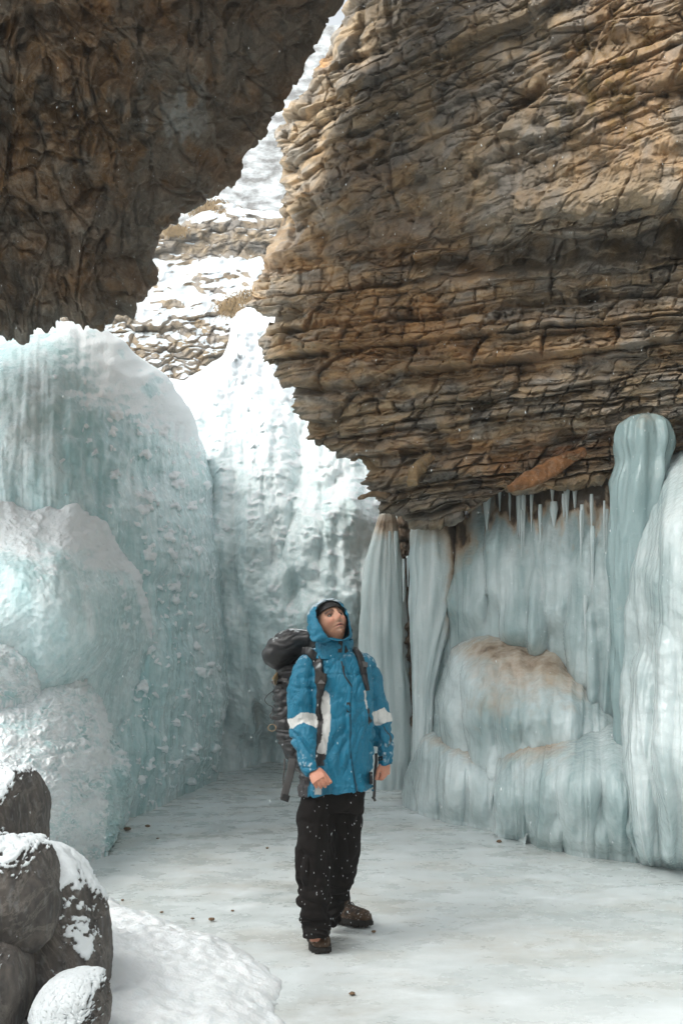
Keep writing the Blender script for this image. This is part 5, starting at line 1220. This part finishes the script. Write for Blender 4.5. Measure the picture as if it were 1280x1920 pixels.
# ------------------------------------------------------------ snow-laden boulders, lower left
def boulder(name, cx, cy, Y, rx, ry, rd, seed, snowk, label, flat=.0, ang=0, snowdir=(0, 0, 1), parts=True):
    n1, m1 = 200, 260
    th = np.linspace(0.001, np.pi - .001, n1); ph = np.linspace(0, 2 * np.pi, m1, endpoint=False)
    T, P_ = np.meshgrid(th, ph, indexing='ij')
    u = np.stack([np.sin(T) * np.cos(P_), np.sin(T) * np.sin(P_), np.cos(T)], -1)
    up = np.sign(u) * np.abs(u) ** .8; sc = 1 / np.power((np.abs(u) ** 2.6).sum(-1, keepdims=True), 1 / 2.6)
    q = u * sc
    c = unproj(cx, cy, Y); k = Y / FPX
    r = 1 + .13 * fbm3(u * 1.0 + seed, 2, seed) + .03 * fbm3(u * 3.5 + seed, 4, seed + 2) + .012 * fbm3(u * 12, 3, seed + 4)
    # long grooves in the glazed rock
    r = r - .04 * np.abs(n3(u * np.array([4, 4, 1.1]) + seed, seed + 6))
    L = q * r[..., None] * np.array([rx * k, rd, ry * k])
    a = math.radians(ang); ca, sa = math.cos(a), math.sin(a)
    L = np.stack([L[..., 0] * ca - L[..., 2] * sa, L[..., 1], L[..., 0] * sa + L[..., 2] * ca], -1)
    V = c + L
    N = grid_normals(V); N *= np.sign((N * L).sum(-1, keepdims=True))
    sdv = np.array(snowdir, float); sdv /= np.linalg.norm(sdv)
    s = (N @ sdv) + .22 * fbm3(V * 4, 3, seed + 8) + .07 * fbm3(V * 17, 4, seed + 11)
    sn = sst(snowk - .12, snowk + .16, s)
    lumps = np.clip(fbm3(V * 42, 4, seed + 12), -.5, .6)
    V = V + N * (sn * (.018 + .0015 * lumps + .0005 * fbm3(V * 90, 2, seed + 14)))[..., None]
    col = lerp3([.060, .055, .052], [.125, .108, .094], np.clip(.5 + fbm3(V * np.array([26, 26, 5]), 4, seed + 15), 0, 1))
    rim = sst(.2, .6, fbm3(V * np.array([50, 50, 9]), 3, seed + 17))[..., None] * .35; col = col * (1 - rim) + np.array([.30, .31, .31]) * rim
    V[..., 2] = np.maximum(V[..., 2], -.05)
    me = raw_mesh(name, V.reshape(-1, 3), grid_faces(n1, m1, True), M['boulder'], {'tint': col.reshape(-1, 3), 'snow': (.0 + 1.0 * sn).reshape(-1)})
    o = bpy.data.objects.new(name, me); link(o); tag(o, label, 'boulder', 'boulders at the foot of the ice'); return o
boulder('boulder', -6, 1572, 4.75, 76, 122, .34, 3, .50, 'snow-topped dark boulder highest and farthest of the lower left pile', snowdir=(-.5, -.7, .8))
boulder('boulder', 16, 1682, 4.02, 92, 104, .26, 7, .80, 'ice-glazed brown boulder in the middle of the pile with thin snow patches', snowdir=(-.1, -.3, 1), ang=6)
boulder('boulder', 62, 1772, 4.28, 132, 168, .36, 15, .70, 'largest dark glazed boulder with snow down its right shoulder and a rounded bare front', ang=14, snowdir=(.35, -.25, .95))
boulder('boulder', -22, 1868, 3.8, 66, 95, .26, 21, .92, 'dark boulder cut by the left edge of the photo with thin snow patches', snowdir=(-.2, -.4, 1))
boulder('boulder', 138, 1902, 3.75, 56, 62, .2, 27, .28, 'smallest boulder in front of the pile almost buried in snow', snowdir=(-.2, -.5, .9))

# ------------------------------------------------------------ pebbles lying on the ice
M['pebble'] = simple_mat('pebble', (.16, .10, .06), .85, .6, 60)
def pebble(px, py, s, seed, label):
    v, f = ball((0, 0, 0), 1.0, 12); v = v * (1 + .35 * fbm3(v * 1.3 + seed, 3, seed))[:, None] * np.array([s, s * .8, s * .5])
    o = bpy.data.objects.new('pebble', pmesh('pebble', v, f, M['pebble'])); link(o)
    g = ground(px, py); o.location = (float(g[0]), float(g[1]), s * .25 + .006); tag(o, label, 'pebble', 'pebbles scattered on the frozen river'); return o
for i, (x, y, s, l) in enumerate([
        (239, 1557, .030, 'largest brown pebble on the ice beside the foot of the left icefall'),
        (277, 1551, .022, 'flat brown pebble just right of the largest one by the left icefall'),
        (296, 1574, .013, 'tiny dark pebble nearer the camera than the two beside the left icefall'),
        (935, 1580, .022, 'flat dark pebble on the ice in front of the stained right ice mound'),
        (397, 1727, .018, 'brown pebble left of the hiker, right one of the close pair above the snow bank'),
        (361, 1725, .011, 'small pebble left of the hiker, left one of the close pair above the snow bank'),
        (303, 1713, .011, 'small dark pebble at the upper edge of the snow bank'),
        (230, 1690, .010, 'tiny dark stick-like pebble on the snow bank left edge'),
        (501, 1592, .012, 'tiny dark pebble on the open ice left of the knees of the hiker'),
        (660, 1867, .014, 'brown pebble frozen in the ice in front of the boots of the hiker'),
        (700, 1750, .013, 'pale brown pebble just right of the rear boot of the hiker'),
        (436, 1710, .010, 'tiny pebble in the ice left of the trouser hem of the hiker')]):
    pebble(x, y, s, 11 + i * 3, l)

# ------------------------------------------------------------ icicles hanging from the cliff over the ice wall
def icicle(px, py, ln, w, Y, seed, parent):
    n = 14
    hy = [on(WB, px, py + ln * q, 0, Y)[0][1] for q in (.05, .35, .7, 1.)]; Y = min(min(hy) + w * .3 * Y / FPX, Y + .6)
    prof = [(py - 14, px - w * .8, px + w * .8), (py, px - w, px + w), (py + ln * .3, px - w * .75, px + w * .7), (py + ln * .65, px - w * .42, px + w * .45), (py + ln, px - .5, px + .9)]
    column('icicle', prof, Y, M['ice_right'], seed, parent, nv=60, n=18, milk0=.75, flut=.22)
rn = random.Random(5)
_v = []; _f = []
for o in rightice.children:
    if 'column' in o.name and 'ice_column' != o.name: continue
    n0 = len(_v); _c = np.zeros(len(o.data.vertices) * 3); o.data.vertices.foreach_get('co', _c); _v.extend(_c.reshape(-1, 3).tolist())
    _q = np.zeros(len(o.data.loops), np.int32); o.data.loops.foreach_get('vertex_index', _q); _f.extend((_q.reshape(-1, 4) + n0).tolist())
WB = BVHTree.FromPolygons(_v, _f)
for (x, y, ln, w, Y) in [(912, 905, 92, 11, 9.2), (936, 900, 60, 5, 9.15), (954, 900, 44, 3.5, 9.1), (1012, 960, 60, 4, 8.9), (1035, 900, 50, 6, 8.9), (1062, 905, 80, 7, 8.8), (1090, 960, 60, 4, 8.7), (1097, 1130, 84, 4, 8.45),
                         (796, 950, 50, 5, 9.9), (756, 1062, 66, 2.6, 10.6), (764, 1056, 44, 2.0, 10.6), (742, 1010, 60, 4, 11.2), (730, 1010, 50, 3, 11.3), (1110, 1000, 120, 5, 8.5)]:
    icicle(x, y, ln, w, Y, rn.randint(1, 900), rightice)
for k in range(16): icicle(rn.uniform(912, 1145), rn.uniform(912, 975), rn.uniform(24, 90), rn.uniform(2, 4.5) * rn.choice((1, 1, 1.8)), 9.0, rn.randint(1, 900), rightice)

# ochre slab jutting from the underside of the cliff
def plank(name, pts, th, Y0, Y1, tint, parent, seed):
    P = np.array([unproj(x, y, Y0 + (Y1 - Y0) * i / (len(pts) - 1)) for i, (x, y, w) in enumerate(pts)])
    V, F = tube(P, [w * Y0 / FPX for _, _, w in pts], [th] * len(pts), 24, (0, 0, 1), 3.5, 8)
    m, co, no = remeshed(V, F, .008, 1); co = co + no * (.022 * fbm3(co * 9, 4, seed))[:, None]
    m.vertices.foreach_set('co', co.astype(np.float32).ravel()); setcol(m, np.array(tint) * (1 + .5 * fbm3(co * 12, 3, seed + 1))[:, None])
    return mk(name, m, parent, M['cliff'])
plank('rock_slab', [(958, 916, 7), (985, 902, 14), (1015, 888, 17), (1050, 868, 15), (1090, 848, 10)], .07, 8.35, 8.6, (.26, .12, .05), cliff, 5)
plank('rock_slab', [(772, 906, 9), (776, 890, 12), (790, 872, 12), (806, 856, 8)], .05, 9.0, 9.2, (.28, .19, .10), cliff, 9)
plank('rock_slab', [(676, 934, 3), (690, 928, 5), (705, 926, 6), (730, 930, 8)], .05, 9.55, 9.7, (.22, .15, .09), cliff, 12)

# ------------------------------------------------------------ dry grass on the ledges beyond the gap
def grass():
    rn = random.Random(9); V = []; F = []
    spots = [(385, 398, 34, 9, 35.5), (440, 402, 34, 6, 35), (405, 385, 20, 6, 36), (490, 408, 24, 6, 34), (330, 432, 20, 6, 31), (470, 560, 30, 14, 22.5), (430, 575, 26, 12, 22)]
    for (x, y, rx, ry, Y) in spots:
        for _ in range(420):
            px = x + rn.gauss(0, rx * .5); py = y + rn.gauss(0, ry * .6); b = unproj(px, py, Y - 1.0)
            L = rn.uniform(.15, .45) * Y / 30; a = rn.uniform(-.8, .8); w = .010 * Y / 30 * 1.6
            t = b + np.array([math.sin(a) * L, -.5 * L, -L * rn.uniform(.2, .9)]); mdl = (b + t) / 2 + np.array([0, -.1 * L, .25 * L])
            k = len(V); V += [b - [w, 0, 0], b + [w, 0, 0], mdl + [w * .7, 0, 0], mdl - [w * .7, 0, 0], t]; F += [(k, k + 1, k + 2, k + 3), (k + 3, k + 2, k + 4)]
    me = pmesh('dry_grass', V, F, simple_mat('straw', (.33, .23, .12), .9)); o = bpy.data.objects.new('dry_grass', me); link(o); tag(o, 'tufts of straw-coloured dry grass on snowy ledges beyond the gap', 'grass', kind='stuff')
grass()

# ------------------------------------------------------------ falling snow, more flakes than one could count
def snowfall():
    rn = random.Random(21); V = []; F = []
    base = np.array([(1, 0, 0), (-1, 0, 0), (0, 1, 0), (0, -1, 0), (0, 0, 1), (0, 0, -1)], float)
    fc = [(0, 2, 4), (2, 1, 4), (1, 3, 4), (3, 0, 4), (2, 0, 5), (1, 2, 5), (3, 1, 5), (0, 3, 5)]
    def flake(p, r):
        k = len(V); a = rn.uniform(-.25, .25)
        for b in base:
            q = b * np.array([r * rn.uniform(.5, .9), r * rn.uniform(.5, .9), r * rn.uniform(2.0, 3.4)]); V.append(p + np.array([q[0] + a * q[2], q[1], q[2]]))
        F.extend([(k + x, k + y, k + z) for x, y, z in fc])
    for _ in range(1500):
        Y = rn.uniform(2.8, 9.5); flake(unproj(rn.uniform(-200, 1480), rn.uniform(-100, 1780), Y), rn.uniform(.0010, .0022))
    for _ in range(80):
        flake(unproj(rn.uniform(552, 690), rn.uniform(1480, 1760), rn.uniform(4.4, 5.15)), rn.uniform(.0010, .0017))
    V2 = np.array(V); me = pmesh('falling_snow', V2, F, M['snowfleck']); o = bpy.data.objects.new('falling_snow', me); link(o); tag(o, 'snowflakes drifting down through the gorge', 'snow', kind='stuff')
snowfall()
# ------------------------------------------------------------ snow haze in the air of the gorge
hz = bpy.data.materials.new('haze'); hz.use_nodes = True
hn = hz.node_tree.nodes; hn.clear()
ho = hn.new('ShaderNodeOutputMaterial'); hv = hn.new('ShaderNodeVolumePrincipled')
hv.inputs['Color'].default_value = (.92, .96, .97, 1); hv.inputs['Density'].default_value = .0016; hv.inputs['Anisotropy'].default_value = .3
hz.node_tree.links.new(hv.outputs[0], ho.inputs['Volume'])
_V = [(x, y, z) for x in (-50, 50) for y in (-42, 112) for z in (-1.2, 62)]
hm = raw_mesh('haze', _V, [(0, 1, 3, 2), (4, 6, 7, 5), (0, 4, 5, 1), (2, 3, 7, 6), (0, 2, 6, 4), (1, 5, 7, 3)], hz, smooth=False)
haze = bpy.data.objects.new("haze", hm); link(haze); tag(haze, kind="stuff")
